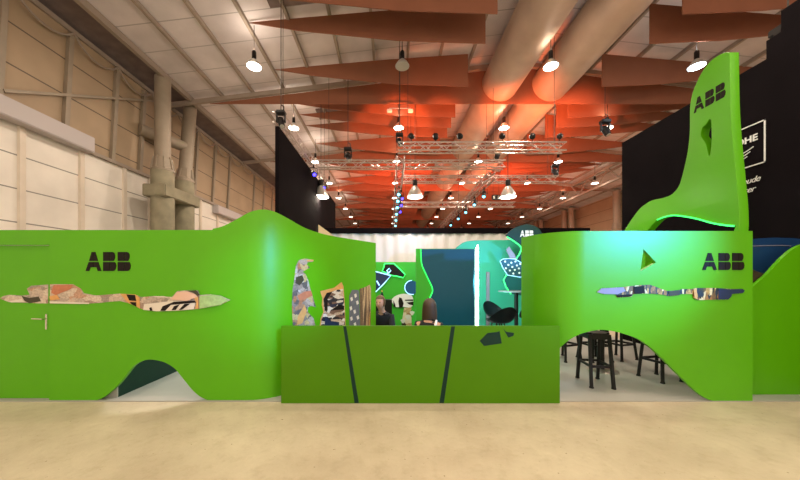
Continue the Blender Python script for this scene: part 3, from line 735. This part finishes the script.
prints_r = [('col_r', q([(5, 85), (30, 66), (140, 60), (200, 52), (270, 48), (300, 58), (330, 70), (360, 80), (420, 75), (430, 70), (480, 70), (500, 65), (600, 65), (680, 70), (735, 70), (745, 78), (735, 90), (680, 95), (680, 105), (665, 122), (510, 125), (490, 115), (485, 95), (430, 95), (410, 102), (365, 105), (345, 100), (310, 95), (250, 92), (190, 95), (180, 108), (110, 112), (100, 95), (40, 95)])),
            ('lilac', q([(8, 86), (30, 67), (140, 61), (150, 80), (110, 96), (45, 95)])), ('navy', q([(612, 67), (680, 71), (735, 71), (744, 78), (735, 89), (680, 94), (678, 105), (663, 121), (612, 122)])),
            ('olive', q([(365, 82), (418, 77), (418, 100), (366, 104)])), ('black', q([(190, 58), (240, 54), (245, 90), (190, 93)])), ('black', q([(108, 100), (180, 95), (178, 106), (112, 110)])), ('sand', q([(485, 72), (500, 67), (505, 122), (490, 112)]))]
prints(W2, FR, prints_r)
L0 = at(702, 270, FR); abb(W2, L0.x, L0.z, at(0, 253, FR).z-L0.z, at(744, 0, FR).x-L0.x, front(FR-.004), M['black'])

# tower: side wall that rises above the right wall
TX = 4.54
def tw(px, py): Y = TX*FPX/(px-390); return (Y, hgt(py, Y))
outl = [tw(x, y) for x, y in [(730, 52.3), (725, 52.6), (719, 55.2), (712, 60), (706, 66.5), (701, 74), (697, 82), (693, 92), (690.6, 102.5), (690, 112), (689.8, 131.7), (688, 150), (685, 165), (682, 177), (679, 186), (674, 192.5), (669, 196), (661, 198.5), (652, 200.5), (645, 204.5), (639.6, 209), (632, 219), (625, 229.6)]]
outl = spline(outl, 4)
outl += [(5.86, 2.2), (5.88, 1.5), (5.80, 1.3), (5.5, 1.25), (5.35, 1.35)]
archin = spline([tw(x, y) for x, y in [(646, 233), (650, 227.5), (658, 219.5), (666, 216.5), (675, 215), (688, 216.5), (700, 219), (712, 222.5), (726, 225), (736, 225.5)]], 5)
outl += archin+[(3.965, 2.2), (3.955, PT), (3.905, PT), (3.905, 2.15)]
outl += spline([tw(739.6, 222)[:1]+(2.28,), tw(739, 205), tw(736, 172), tw(733, 140), tw(731, 110), tw(730.3, 75)], 4)
leaf = spline([tw(x, y) for x, y in [(710.3, 119), (711.5, 130), (711.3, 145), (709.5, 156), (707.5, 150), (705.5, 143), (701, 136), (702.5, 128), (706.5, 124)]], 4, True)
TW = thing('tower_panel', 'tall green tower panel with a leaf-shaped hole behind the right wall', 'wall panel', (TX+.1, 4.6, PT))
put('tower_board', slab([outl, leaf], .115, side(TX+.06), .006), M['green'], TW, sharp=30)
a0 = tw(694, 111); YA = 4.48; z0 = 4.045
tl = lambda u, v, w: Vector((TX-.004-w, YA-u, z0+v))
abb(TW, 0, 0, .21, YA-TX*FPX/(726-390), tl, M['black'])
# green light strip along the tower's arch
led_pts = spline([tw(x, y) for x, y in [(658, 219.8), (666, 216.8), (675, 215.4), (688, 216.9), (700, 219.4), (712, 222.8), (726, 225.2), (735, 226)]], 5)
MB().tube([(TX-.012, u, v) for u, v in led_pts], .011, 6).put('light_strip', M['led_g'], TW)
# second green panel at the far right
q = spline([(4.7, 1.52), (4.92, 1.46), (5.06, 1.62), (5.2, 1.8), (5.35, 1.93), (5.55, 2.02), (5.9, 2.08)], 6)
outl = [(4.7, PT)]+spline([(at(740, 300, 4.06).x, at(740, 300, 4.06).z), (at(755, 285, 4.06).x, at(755, 285, 4.06).z), (at(768, 274, 4.06).x, at(768, 274, 4.06).z), (at(779, 262, 4.06).x, at(779, 262, 4.06).z), (at(790, 251.5, 4.06).x, at(790, 251.5, 4.06).z), (at(800, 245.5, 4.06).x, at(800, 245.5, 4.06).z), (at(815, 241, 4.06).x, at(815, 241, 4.06).z)], 6)+[(at(815, 241, 4.06).x, PT)]
put_o = put('stand_panel', slab([outl], .045, front(4.085)), M['green'], loc=(5.2, 4.06, PT)); tag(put_o, 'green panel with a rising curved top at the far right edge', 'wall panel')

# ------------------------------------------------------------------ inside the stand
# white drape wall with a black head rail
t = thing('pleated_drape', 'white pleated drape wall at the back of the stand with a black head rail', 'drape', (1.5, 9.05, PT))
b = bmesh.new(); rows = []
N_ = 260
for i in range(N_+1):
    x = -1.95+8.0*i/N_; y = 9.05+.025*math.sin(x*2*PI/.34)+.012*math.sin(x*2*PI/.9+1)
    rows.append((b.verts.new((x, y, PT)), b.verts.new((x, y, 2.93)), b.verts.new((x, y+.03, 2.93)), b.verts.new((x, y+.03, PT))))
for r0, r1 in zip(rows, rows[1:]):
    for k in range(4): b.faces.new((r0[k], r1[k], r1[(k+1) % 4], r0[(k+1) % 4]))
b.faces.new(rows[0]); b.faces.new(rows[-1][::-1]); bmesh.ops.recalc_face_normals(b, faces=b.faces)
me = bpy.data.meshes.new('d'); b.to_mesh(me); b.free(); put('drape', me, M['fabric'], t, sharp=60)
MB().box(-1.95, 6.0, 8.99, 9.14, 2.93, 3.09).put('head_rail', M['blackw'], t)
Yc = 8.7
tag(put('cream_board', slab([pxs([(318.6, 224.7), (333.4, 235.5), (336, 237), (336, 300), (318.6, 300)], Yc)], .05, front(Yc)), M['cream'], loc=(at(326, 300, Yc).x, Yc, PT)), 'cream board with a slanted top peeking over the left green wall', 'board')
o = bpy.data.objects['cream_board']
for v in o.data.vertices:
    if v.co.z+ORG['cream_board'].z < 1.3: v.co.z = 0
b = MB(); p = at(317.4, 225.5, Yc); b.box(p.x-.03, p.x+.02, Yc-.02, Yc+.03, PT, p.z); tag(b.put('post', M['blackm'], loc=(p.x, Yc, PT)), 'thin dark post beside the cream board', 'post')

# back wall with the night-bird picture
YB = 7.5
t = thing('picture_panel', 'bright green inner wall with a dark bird picture outlined in light', 'wall panel', (-.2, YB, PT))
MB().box(-2.2, .95, YB, YB+.06, PT, hgt(262, YB)).put('main_board', M['green_in'], t)
qb = lambda pts: [(365+x/6.4, 255+y/6.4) for x, y in pts]
head = qb([(125, 55), (185, 55), (225, 92), (257, 125), (245, 146), (205, 136), (165, 130), (110, 102), (120, 80)])
wing = qb([(20, 110), (65, 105), (165, 132), (120, 185), (70, 235), (30, 200)])
for pts, m in ((head, 'black'), (wing, 'navy')): put('bird_print', slab([pxs(pts, YB-.03)], .03, front(YB-.02)), M[m], t)
def led(pts, Y, m, r, parent, closed=True, name='light_strip'):
    P = [at(x, y, Y) for x, y in pts]
    if closed: P.append(P[0])
    return MB().tube(P, r, 6).put(name, M[m], parent)
led(head, YB-.04, 'led_g', .013, t); led(wing, YB-.045, 'led_b', .014, t)
led(qb([(140, 125), (165, 100), (155, 85), (140, 100), (150, 115)]), YB-.05, 'led_b', .014, t, False)
led(qb([(75, 165), (92, 195)]), YB-.05, 'led_b', .016, t, False)
c = at(411.8, 287.5, YB-.03)
put('round_print', slab([[(c.x+.17*math.cos(k*PI/12), c.z+.17*math.sin(k*PI/12)) for k in range(24)]], .03, front(YB-.02)), mat('blue_print', (.01, .09, .25, 1), .4), t)
MB().tube([c+Vector((.175*math.cos(k*PI/12), -.01, .175*math.sin(k*PI/12))) for k in range(6, 20)], .01, 6).put('light_strip', M['led_b'], t)
qc = lambda pts: [(372+x/10.43, 282+y/10.43) for x, y in pts]
put('cow_print', slab([pxs(spline(qc([(205, 190), (240, 150), (310, 125), (390, 130), (425, 160), (430, 230), (400, 265), (320, 260), (250, 262), (225, 240)]), 4, True), YB-.05)], .02, front(YB-.03)), M['whitep'], t)
for pts in ([(285, 160), (310, 170), (330, 220), (320, 265), (285, 270), (275, 200)], [(345, 185), (430, 182), (430, 198), (345, 196)], [(360, 215), (432, 205), (432, 245), (390, 235)], [(222, 190), (240, 230), (250, 265), (225, 260)]):
    put('black_patch', slab([pxs(qc(pts), YB-.06)], .004, front(YB-.045)), M['black'], t)

# collage cut-out standing behind the seated visitor
Yk = 6.7
t = thing('printed_cutout', 'beige collage cut-out board standing beside the seated visitor', 'board', (at(406, 320, Yk).x, Yk, PT))
pts = qc([(255, 400), (270, 320), (330, 300), (335, 270), (410, 265), (415, 310), (440, 340), (462, 380), (466, 470), (250, 470)])
lp = pxs(pts, Yk); lp = [(u, v if v > .85 else PT) for u, v in lp]
put('cutout_board', slab([lp], .03, front(Yk)), M['col_s'], t)
for px, py, r in ((408, 317, .06), (412, 313, .05), (403, 321, .05)):
    c = at(px, py, Yk); put('pale_patch', slab([[(c.x+r*math.cos(k)*(1+.3*math.sin(3*k)), c.z+r*math.sin(k)) for k in [i*PI/6 for i in range(12)]]], .003, front(Yk-.018)), M['whitep'], t)
# dark cabinet with a bottle
Yk = 6.4
x0, x1 = at(374, 0, Yk).x, at(392, 0, Yk).x
t = thing('cabinet', 'black cabinet with grey shelf edges behind the seated visitor', 'cabinet', ((x0+x1)/2, Yk, PT))
MB().box(x0-.1, x1, Yk, Yk+.35, PT, hgt(300, Yk), .008).put('cabinet_body', M['blackm'], t)
for z in (.62, .8, 1.0): MB().box(x0-.08, x0+.14, Yk-.012, Yk, z, z+.04).put('shelf_edge', M['grey_spot'], t)
p = at(382, 300, Yk+.1)
t = thing('bottle', 'dark bottle with a yellow cap on the black cabinet', 'bottle', tuple(p))
MB().lathe([(.032, 0), (.034, .01), (.034, .11), (.028, .14), (.013, .16), (.013, .18)], p, 14).put('bottle_body', M['dgreen'], t)
MB().lathe([(.015, .178), (.015, .205), (.012, .208)], p, 12).put('bottle_cap', M['sand'], t)

# dark glossy partition with green light edge and the white tube at its end
YP = 5.6
t = thing('glossy_panel', 'dark teal glossy partition with a wavy green edge behind the counter', 'wall panel', (at(446, 0, YP).x, YP, PT))
xl, xr, zt = at(416, 0, YP).x, at(474.5, 0, YP).x, hgt(248.7, YP)
MB().box(xl, xr, YP, YP+.05, PT, zt).put('green_board', M['green_in'], t)
wav = spline([(421.5, 249.2), (421.8, 258), (423, 266), (428, 277), (433.3, 289), (431.5, 296), (428.5, 303), (431, 318), (433, 334)], 5)
lp = [at(x, y, YP-.05) for x, y in wav]
outl = [(p.x, p.z) for p in lp]; outl = outl+[(outl[-1][0], PT), (xr-.01, PT), (xr-.01, zt-.01)]
put('teal_board', slab([outl], .03, front(YP-.035)), M['dteal'], t)
MB().tube([Vector((p.x-.012, YP-.03, p.z)) for p in lp], .009, 6).put('light_strip', M['led_g'], t)
MB().box(xr+.012, xr+.064, YP-.05, YP, PT, zt-.02, .008).put('tube_light', M['led_w'], t)
put('tube_tip', slab([[(xr+.012, zt-.02), (xr+.064, zt-.02), (xr+.05, zt+.07)]], .05, front(YP-.025)), M['led_w'], t)
lamp('tube_glow', 'AREA', (xr+.15, YP-.25, 1.5), 16, (.4, 1, .9), radius=.25, aim=(3.0, 6.6, 1.5))

# inner right wall with lit shapes
YI = 6.7
t = thing('lit_picture_panel', 'turquoise-lit inner wall with lit leaf and wing shapes', 'wall panel', (2.3, YI, PT))
outl = [(at(452, 0, YI).x, PT)]+spline([(at(x, y, YI).x, at(x, y, YI).z) for x, y in [(452, 262), (455, 250), (459, 245.5), (466, 241.5), (478, 240.3), (500, 240)]], 5)+[(3.6, hgt(240, YI)), (3.6, PT)]
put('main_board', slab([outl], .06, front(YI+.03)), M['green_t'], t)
MB().box(at(486, 0, YI).x, at(489, 0, YI).x, YI-.04, YI, PT, hgt(272, YI)).put('lilac_strip', M['lilac'], t)
YL = 6.3
leafp = spline([(505.5, 235.3), (511, 230), (519, 226), (528, 224.5), (537, 227.5), (542, 234)], 4)+[(546, 262), (519, 268)]+spline([(519, 267), (516.5, 260), (520, 254), (522, 247), (515, 241), (505.5, 235.3)], 4)[1:-1]
put('leaf_board', slab([pxs(leafp, YL)], .04, front(YL)), M['dgreen'], t)
L0 = at(519.6, 237.0, YL); abb(t, L0.x, L0.z, .135, .28, front(YL-.024), M['whitep'], name='letter')
led(spline([(507, 237), (515, 242), (521, 247.5), (519.5, 254), (516, 260), (519, 267)], 4), YL-.02, 'led_g', .014, t, False)
wp = [(500, 261), (503, 259), (509, 258.5), (515, 259), (521, 262.5), (526, 266), (526, 277), (519, 277), (507.5, 275), (503, 268)]
YW = 6.22
put('wing_board', slab([pxs(wp, YW)], .03, front(YW)), mat('wing_print', (.01, .06, .09, 1), .4), t)
led(wp[:8]+wp[8:], YW-.015, 'led_b', .006, t)
for x, y in ((504.8, 261.6), (508, 265), (505.5, 268.3), (511, 262.8), (512, 267), (509.5, 270.5), (515, 261.5), (516.5, 265.5), (514.5, 270), (518.5, 268.5), (519, 273), (513, 273.5), (520, 264)):
    c = at(x, y, YW); put('white_dot', slab([[(c.x+.021*math.cos(k*PI/5), c.z+.021*math.sin(k*PI/5)) for k in range(10)]], .004, front(YW-.018)), M['led_w'] if 0 else M['whitep'], t)
put('bird_shape', slab([pxs([(506, 250), (509, 246.5), (512, 251), (515, 255), (516, 260), (510, 259), (508, 254)], YW+.03)], .02, front(YW+.03)), M['lilac'], t)
lo = [(505, 275), (513, 277), (524, 279), (524, 296), (511, 294), (507, 288), (503, 282)]
put('teal_board', slab([pxs(lo, YW)], .03, front(YW+.02)), M['teal'], t)
led([(507.5, 273), (503.5, 280), (506, 287), (511, 294)], YW, 'led_g', .012, t, False)

# high table and stools
def bar_table(x, y, h, r, label):
    t = thing('high_table', label, 'table', (x, y, PT))
    MB().lathe([(r, h-.018), (r, h-.004), (r-.01, h)], (x, y, PT), 28).put('table_top', M['grey_spot'], t)
    MB().lathe([(.035, .02), (.035, h-.03)], (x, y, PT), 14).put('pedestal', M['blackm'], t)
    MB().lathe([(.24, 0), (.24, .012), (.05, .03)], (x, y, PT), 24).put('foot_plate', M['steel'], t)
    return t
bar_table(2.42, 5.75, 1.33, .33, 'high round table in front of the lit leaf and wing shapes')
bar_table(3.62, 5.12, 1.08, .33, 'high round table among the stools behind the right arch')
def bar_stool(x, y, rot, label, h=.76, wid=.40, dep=None):
    t = thing('bar_stool', label, 'stool', (x, y, PT), 'black metal bar stools')
    R = Matrix.Rotation(rot, 3, 'Z'); C = Vector((x, y, PT)); g = lambda a, b, c: C+R @ Vector((a, b, c))
    b = MB(); tt = bmesh.new(); bmesh.ops.create_cube(tt, size=1); bmesh.ops.scale(tt, vec=(.31, .31, .03), verts=tt.verts)
    bmesh.ops.bevel(tt, geom=[e for e in tt.edges if abs(e.verts[0].co.z-e.verts[1].co.z) > .01], offset=.06, segments=4, affect='EDGES')
    b.add(tt, Matrix.Translation(g(0, 0, h)) @ R.to_4x4()); b.put('seat', M['blackm'], t)
    b = MB()
    for q in range(4):
        a0, a1 = [(-1, -1), (1, -1), (1, 1), (-1, 1)][q], [(1, -1), (1, 1), (-1, 1), (-1, -1)][q]
        b.bar(g(a0[0]*.145, a0[1]*.145, h-.04), g(a1[0]*.145, a1[1]*.145, h-.04), .012, .07)
    b.put('seat_skirt', M['blackm'], t)
    for sx in (-1, 1):
        for sy in (-1, 1):
            ex, ey = wid/2, (dep or wid)/2
            lg = MB().bar(g(sx*.13, sy*.13, h-.02), g(sx*ex, sy*ey, .012), .042, .042, .006).put('leg', M['blackm'], t)
            MB().lathe([(.03, 0), (.03, .015), (.02, .03)], g(sx*ex, sy*ey, 0), 10).put('foot', M['rubber'], lg)
    b = MB(); k = .13+(wid/2-.13)*(1-.30/h); kd = .13+((dep or wid)/2-.13)*(1-.30/h)
    for q in range(4):
        a0, a1 = [(-1, -1), (1, -1), (1, 1), (-1, 1)][q], [(1, -1), (1, 1), (-1, 1), (-1, -1)][q]
        b.bar(g(a0[0]*k, a0[1]*kd, .30), g(a1[0]*k, a1[1]*kd, .30), .02, .035)
    b.put('footrest', M['blackm'], t)
    return t
bar_stool(3.07, 4.50, -.16, 'nearest black metal bar stool, in the middle of the right arch', wid=.29, dep=.44)
bar_stool(3.40, 5.86, .35, 'black metal bar stool farthest left, behind the right arch')
bar_stool(3.95, 5.80, .1, 'black metal bar stool behind the nearest one in the right arch')
bar_stool(4.50, 5.90, .3, 'black metal bar stool second from right behind the right arch')
bar_stool(4.22, 4.70, .2, 'black metal bar stool closest to the right leg of the arch', wid=.36)

def shell_stool(x, y, rot, label):
    t = thing('shell_stool', label, 'stool', (x, y, PT), 'dark shell bar stools')
    R = Matrix.Rotation(rot, 3, 'Z'); C = Vector((x, y, PT)); g = lambda a, b, c: C+R @ Vector((a, b, c))
    bm = bmesh.new(); n, m_ = 24, 6; rings = []
    for j in range(m_+1):
        f = j/m_; ring = []
        for i in range(n):
            a = 2*PI*i/n; back = max(0, math.sin(a))
            r = .05+.19*f**.8; zz = .80+(.06+.24*back**1.2)*f**2.6
            ring.append(bm.verts.new(g(r*1.05*math.cos(a), r*math.sin(a)+.03*back*f, zz)))
        rings.append(ring)
    for a, b in zip(rings, rings[1:]):
        for i in range(n): bm.faces.new((a[i], a[(i+1) % n], b[(i+1) % n], b[i]))
    bm.faces.new(rings[0][::-1])
    geo = bmesh.ops.solidify(bm, geom=bm.faces[:], thickness=.018)
    bmesh.ops.recalc_face_normals(bm, faces=bm.faces)
    me = bpy.data.meshes.new('s'); bm.to_mesh(me); bm.free(); put('shell_seat', me, M['shell'], t, sharp=50)
    for k in range(4):
        a = PI/4+k*PI/2; MB().tube([g(.06*math.cos(a), .06*math.sin(a), .80), g(.24*math.cos(a), .24*math.sin(a), 0)], .012, 8).put('leg', M['blackm'], t)
    b = MB(); b.tube([g(.18*math.cos(k*PI/10), .18*math.sin(k*PI/10), .30) for k in range(21)], .008, 6, False); b.put('foot_ring', M['steel'], t)
    return t
shell_stool(at(500.5, 0, 5.2).x, 5.2, PI+.2, 'dark shell bar stool nearest the counter right of the white tube light')
shell_stool(2.15, 6.05, .4, 'dark shell bar stool left of the high round table')
shell_stool(2.62, 5.45, 2.6, 'dark shell bar stool partly behind the right green wall')

# ------------------------------------------------------------------ people
def skinned(name, verts, edges, radii, m, parent, root=0, sub=2):
    me = bpy.data.meshes.new(name); org = ORG[parent.name]
    me.from_pydata([Vector(v)-org for v in verts], edges, [])
    o = link(bpy.data.objects.new(name, me))
    md = o.modifiers.new('skin', 'SKIN'); md.use_smooth_shade = True
    for i, r in enumerate(radii):
        sv = me.skin_vertices[0].data[i]; sv.radius = (r, r) if not isinstance(r, tuple) else r; sv.use_root = (i == root)
    s2 = o.modifiers.new('sub', 'SUBSURF'); s2.levels = sub; s2.render_levels = sub
    me2 = bpy.data.meshes.new_from_object(o.evaluated_get(bpy.context.evaluated_depsgraph_get()))
    bpy.data.objects.remove(o)
    for p in me2.polygons: p.use_smooth = True
    o = link(bpy.data.objects.new(name, me2)); me2.materials.clear(); me2.materials.append(m); o.parent = parent; ORG[o.name] = org
    return o
def sitter(x, y, yaw, seat, label, hair, long_hair, lean_f, cloth, cat='person'):
    """a seated person; local +y is the way they face"""
    t = thing('person', label, cat, (x, y, PT))
    R = Matrix.Rotation(yaw, 3, 'Z'); C = Vector((x, y, PT)); g = lambda a, b, c: C+R @ Vector((a, b, c))
    hip = (0, 0, seat+.10); lf = lean_f
    V = [hip, (0, lf*.35, seat+.27), (0, lf*.8, seat+.45), (0, lf, seat+.53), (0, lf*1.15, seat+.60), (0, lf*1.3+.02, seat+.69), (0, lf*1.4+.03, seat+.78)]
    Ed = [(0, 1), (1, 2), (2, 3), (3, 4), (4, 5), (5, 6)]; Rd = [(.15, .12), (.13, .10), (.15, .105), (.075, .07), (.048, .05), (.085, .10), (.07, .085)]
    skel = {}
    def addp(p, r, fr): V.append(p); Rd.append(r); Ed.append((fr, len(V)-1)); return len(V)-1
    for s in (-1, 1):
        sh = addp((s*.17, lf*.85, seat+.47), .052, 2); el = addp((s*.23, lf*.85+.10, seat+.24), .040, sh); wr = addp((s*.15, lf*.85+.33, seat+.25), .028, el)
        pm = addp((s*.14, lf*.85+.40, seat+.245), (.034, .018), wr)
        for k, (dx, ln) in enumerate(((-.028, .072), (-.009, .082), (.010, .076), (.028, .060))):
            a1 = addp((s*.14+dx, lf*.85+.44, seat+.243), .010, pm); a2 = addp((s*.14+dx*1.1, lf*.85+.44+ln*.55, seat+.238), .009, a1); addp((s*.14+dx*1.1, lf*.85+.44+ln*.9, seat+.222), .008, a2)
        th = addp((s*.14-s*.04, lf*.85+.395, seat+.245), .011, wr); addp((s*.14-s*.058, lf*.85+.43, seat+.24), .009, th)
        hp_ = addp((s*.09, .06, seat+.07), .088, 0); kn = addp((s*.12, .44, seat+.06), .062, hp_); an = addp((s*.12, .42, .09), .042, kn); addp((s*.12, .55, .035), .036, an)
        skel[s] = (sh, el, wr, hp_, kn, an)
    body = skinned('body', [g(*v) for v in V], Ed, Rd, M['skin'], t)
    hc = Vector((0, lf*1.35+.03, seat+.735))
    # face: nose, eyes, mouth, ears joined in one head mesh
    b = MB(); b.ell(g(*hc), (.076, .096, .115), 20, R); b.ell(g(hc.x, hc.y+.098, hc.z-.018), (.013, .02, .024), 10, R)
    for s in (-1, 1): b.ell(g(s*.077, hc.y-.005, hc.z-.01), (.012, .022, .032), 8, R)
    hd = b.put('head', M['skin'], t)
    for s in (-1, 1): MB().ell(g(s*.03, hc.y+.086, hc.z+.008), (.012, .008, .007), 8, R).put('eye', M['blackm'], hd)
    MB().ell(g(0, hc.y+.086, hc.z-.058), (.024, .008, .006), 8, R).put('mouth', M['brick'], hd)
    # hair cap, open at the face
    bm = bmesh.new(); bmesh.ops.create_uvsphere(bm, u_segments=24, v_segments=18, radius=1)
    dele = [v for v in bm.verts if (v.co.y > .35 and v.co.z < .45) or v.co.z < (-.75 if not long_hair else -.9)]
    bmesh.ops.delete(bm, geom=dele, context='VERTS')
    for v in bm.verts:
        z = v.co.z; lo = long_hair and z < 0 and v.co.y < .4
        k = (1.12 if long_hair else 1.0)+(.6*(-z) if lo else 0)
        v.co = Vector((v.co.x*.094*k, v.co.y*.112*(1+.1*(k-1)), z*.13 if not lo else z*.40))
    bmesh.ops.solidify(bm, geom=bm.faces[:], thickness=.012)
    b = MB(); b.add(bm, Matrix.Translation(g(hc.x, hc.y-.008, hc.z+.008)) @ R.to_4x4()); b.put('hair', hair, t, sharp=70)
    # jacket and trousers cover the body
    J = [(0, .0, seat+.08), V[1], V[2], V[3], (0, lf*1.08, seat+.565)]; JE = [(0, 1), (1, 2), (2, 3), (3, 4)]; JR = [(.17, .14), (.15, .12), (.17, .125), (.10, .085), (.065, .06)]
    for s in (-1, 1):
        a, e, w = (V[i] for i in skel[s][:3]); n0 = len(J); J += [a, e, tuple(Vector(e).lerp(Vector(w), .92))]; JE += [(2, n0), (n0, n0+1), (n0+1, n0+2)]; JR += [.068, .054, .040]
    skinned('jacket', [g(*v) for v in J], JE, JR, cloth, t)
    T_ = [(0, 0, seat+.10)]; TE = []; TR = [(.165, .135)]
    for s in (-1, 1):
        h_, k_, a_ = (V[i] for i in skel[s][3:]); n0 = len(T_); T_ += [h_, k_, tuple(Vector(k_).lerp(Vector(a_), .95))]; TE += [(0, n0), (n0, n0+1), (n0+1, n0+2)]; TR += [.10, .075, .056]
        MB().ell(g(s*.12, .49, .04), (.045, .125, .04), 12, R).put('shoe', M['blackm'], t)
    skinned('trousers', [g(*v) for v in T_], TE, TR, cloth, t)
    return t, g, hc
def low_stool(x, y, h, label):
    t = thing('low_stool', label, 'stool', (x, y, PT))
    MB().lathe([(.19, h-.05), (.2, h-.03), (.2, h-.01), (.18, h)], (x, y, PT), 20).put('seat', M['blackm'], t)
    for k in range(4):
        a = PI/4+k*PI/2; MB().tube([(x+.13*math.cos(a), y+.13*math.sin(a), PT+h-.05), (x+.17*math.cos(a), y+.17*math.sin(a), PT)], .013, 8).put('leg', M['blackm'], t)
px, Yq = 386.5, 5.75
X = at(px, 0, Yq).x
low_stool(X, Yq, .40, 'low black stool under the visitor facing the counter')
sitter(X, Yq, PI-.35, .40, 'person in black sitting behind the counter, brown hair, leaning forward', M['hair2'], False, .22, M['cloth'])
Yq = 4.5; X = at(428, 0, Yq).x
low_stool(X, Yq, .40, 'low black stool under the visitor with long hair')
tt, g, hc = sitter(X, Yq, -.35, .40, 'person with long brown hair seen from behind at the counter', M['hair'], True, .06, M['cloth'])
# pale strap over the shoulder
P = [g(.05, -.10, .62), g(.10, -.135, .76), g(.13, -.11, .86), g(.13, -.02, .95)]
MB().tube(P, .018, 8).put('shoulder_strap', M['whitep'], tt)

# ------------------------------------------------------------------ light
# orange floods wash the roof; cool floods are added to light the green walls
def flood(x, y, z, aim, energy, color, lens, label, spot=1.9, blend=.7, mount=None):
    t = thing('flood_light', label, 'flood light', (x, y, z), 'colour flood lights of the rig')
    d = (Vector(aim)-Vector((x, y, z))).normalized(); c = Vector((x, y, z))
    hs = MB().tube([c-d*.16, c-d*.12, c+d*.0, c+d*.03], [.05, .085, .095, .1], 12).put('housing', M['blackm'], t)
    MB().tube([c+d*.02, c+d*.035], .085, 12).put('lens', M[lens], hs)
    m = MB(); m.tube([c-d*.1, c-d*.1+Vector((0, 0, .0)), Vector(mount) if mount else Vector((x, y, z-.2)) if d.z > 0 else Vector((x, y, hang_top(x)))], .012, 6); m.put('bracket', M['blackm'], t)
    lamp('flood_beam', 'SPOT', tuple(c+d*.06), energy, color, radius=.08, spot=spot, aim=aim, blend=blend)
OR = (1, .19, .055)
Z_ = TH+.38
flood(4.1, 11.45, Z_, (5.3, 12.4, 9.0), 700, OR, 'lens_o', 'orange flood light on the right end of the second truss', 1.5)
flood(1.5, 9.9, Z_, (1.6, 12, 8.7), 160, OR, 'lens_o', 'orange flood light on the nearest truss, left of centre', 1.5)
for x, ax, e, w in ((.7, .1, 1500, 'leftmost'), (2.3, 2.0, 800, 'second'), (3.7, 4.6, 700, 'third'), (4.7, 6.6, 1350, 'fourth'), (5.6, 8.8, 1900, 'rightmost')):
    flood(x, 9.9, Z_, (ax, 15, 9.25), e, OR, 'lens_o', f'orange flood light aimed at the farther baffles, {w} on the nearest truss', .85, .6)
for x, ax, e, w in ((1.2, .4, 2600, 'left'), (6.6, 8.2, 2600, 'right')):
    flood(x, 17.6, Z_, (ax, 24, 8.0), e, (1, .15, .05), 'lens_o', f'orange flood light on the {w} of the farthest truss', 2.4, .8)
flood(-1.6, 11.4, Z_, (-1.2, 15, 9.2), 600, OR, 'lens_o', 'orange flood light on the left of the second truss', 2.0)
# unseen cool floods, added for the right wall's glow and the left bend's streak
flood(5.25, 1.15, 2.65, (3.1, 3.85, 1.85), 1150, (.06, .42, 1), 'bulb_c', 'unseen cool flood light added for the glow on the right green wall', .8, 1)
flood(1.15, .1, 2.6, (-1.52, 4.0, 1.4), 1000, (.06, .45, 1), 'bulb_c', 'unseen cool flood light added for the streak on the bend of the left green wall', .42, 1)
# green and white light inside the stand
lamp('interior_light', 'AREA', (.2, 6.6, 2.9), 9, (1, .93, .85), radius=.3, aim=(.2, 7.2, 0))
lamp('interior_light', 'AREA', (3.4, 5.2, 3.2), 9, (1, .93, .85), radius=.3, aim=(3.4, 5.4, 0))
lamp('interior_light', 'AREA', (-2.6, 5.6, 2.6), 42, (.85, 1, 1), radius=.3, aim=(-2.6, 5.4, 0))
lamp('drape_light', 'AREA', (.6, 8.3, 3.6), 13, (1, .86, .92), radius=.3, aim=(.8, 9.05, 2.4))
lamp('tower_light', 'AREA', (4.6, 4.25, 1.95), 2.2, (.5, 1, .75), radius=.05, aim=(4.6, 4.12, 2.4))

W = bpy.data.worlds.new('hall_air'); S.world = W; W.use_nodes = True
W.node_tree.nodes['Background'].inputs[0].default_value = (1, .86, .70, 1)
W.node_tree.nodes['Background'].inputs[1].default_value = 1.2

# ------------------------------------------------------------------ camera
cam = bpy.data.cameras.new('camera'); co = link(bpy.data.objects.new('camera', cam)); S.camera = co
co.location = (0, 0, EYE); co.rotation_euler = (PI/2, 0, 0)
cam.sensor_width = 36; cam.lens = 36*FPX/800; cam.shift_x = 10/800; cam.shift_y = 38/800; cam.clip_end = 200
S.view_settings.view_transform = 'Standard'; S.view_settings.look = 'None'; S.view_settings.gamma = 1; S.view_settings.exposure = .2
S.view_settings.use_curve_mapping = False
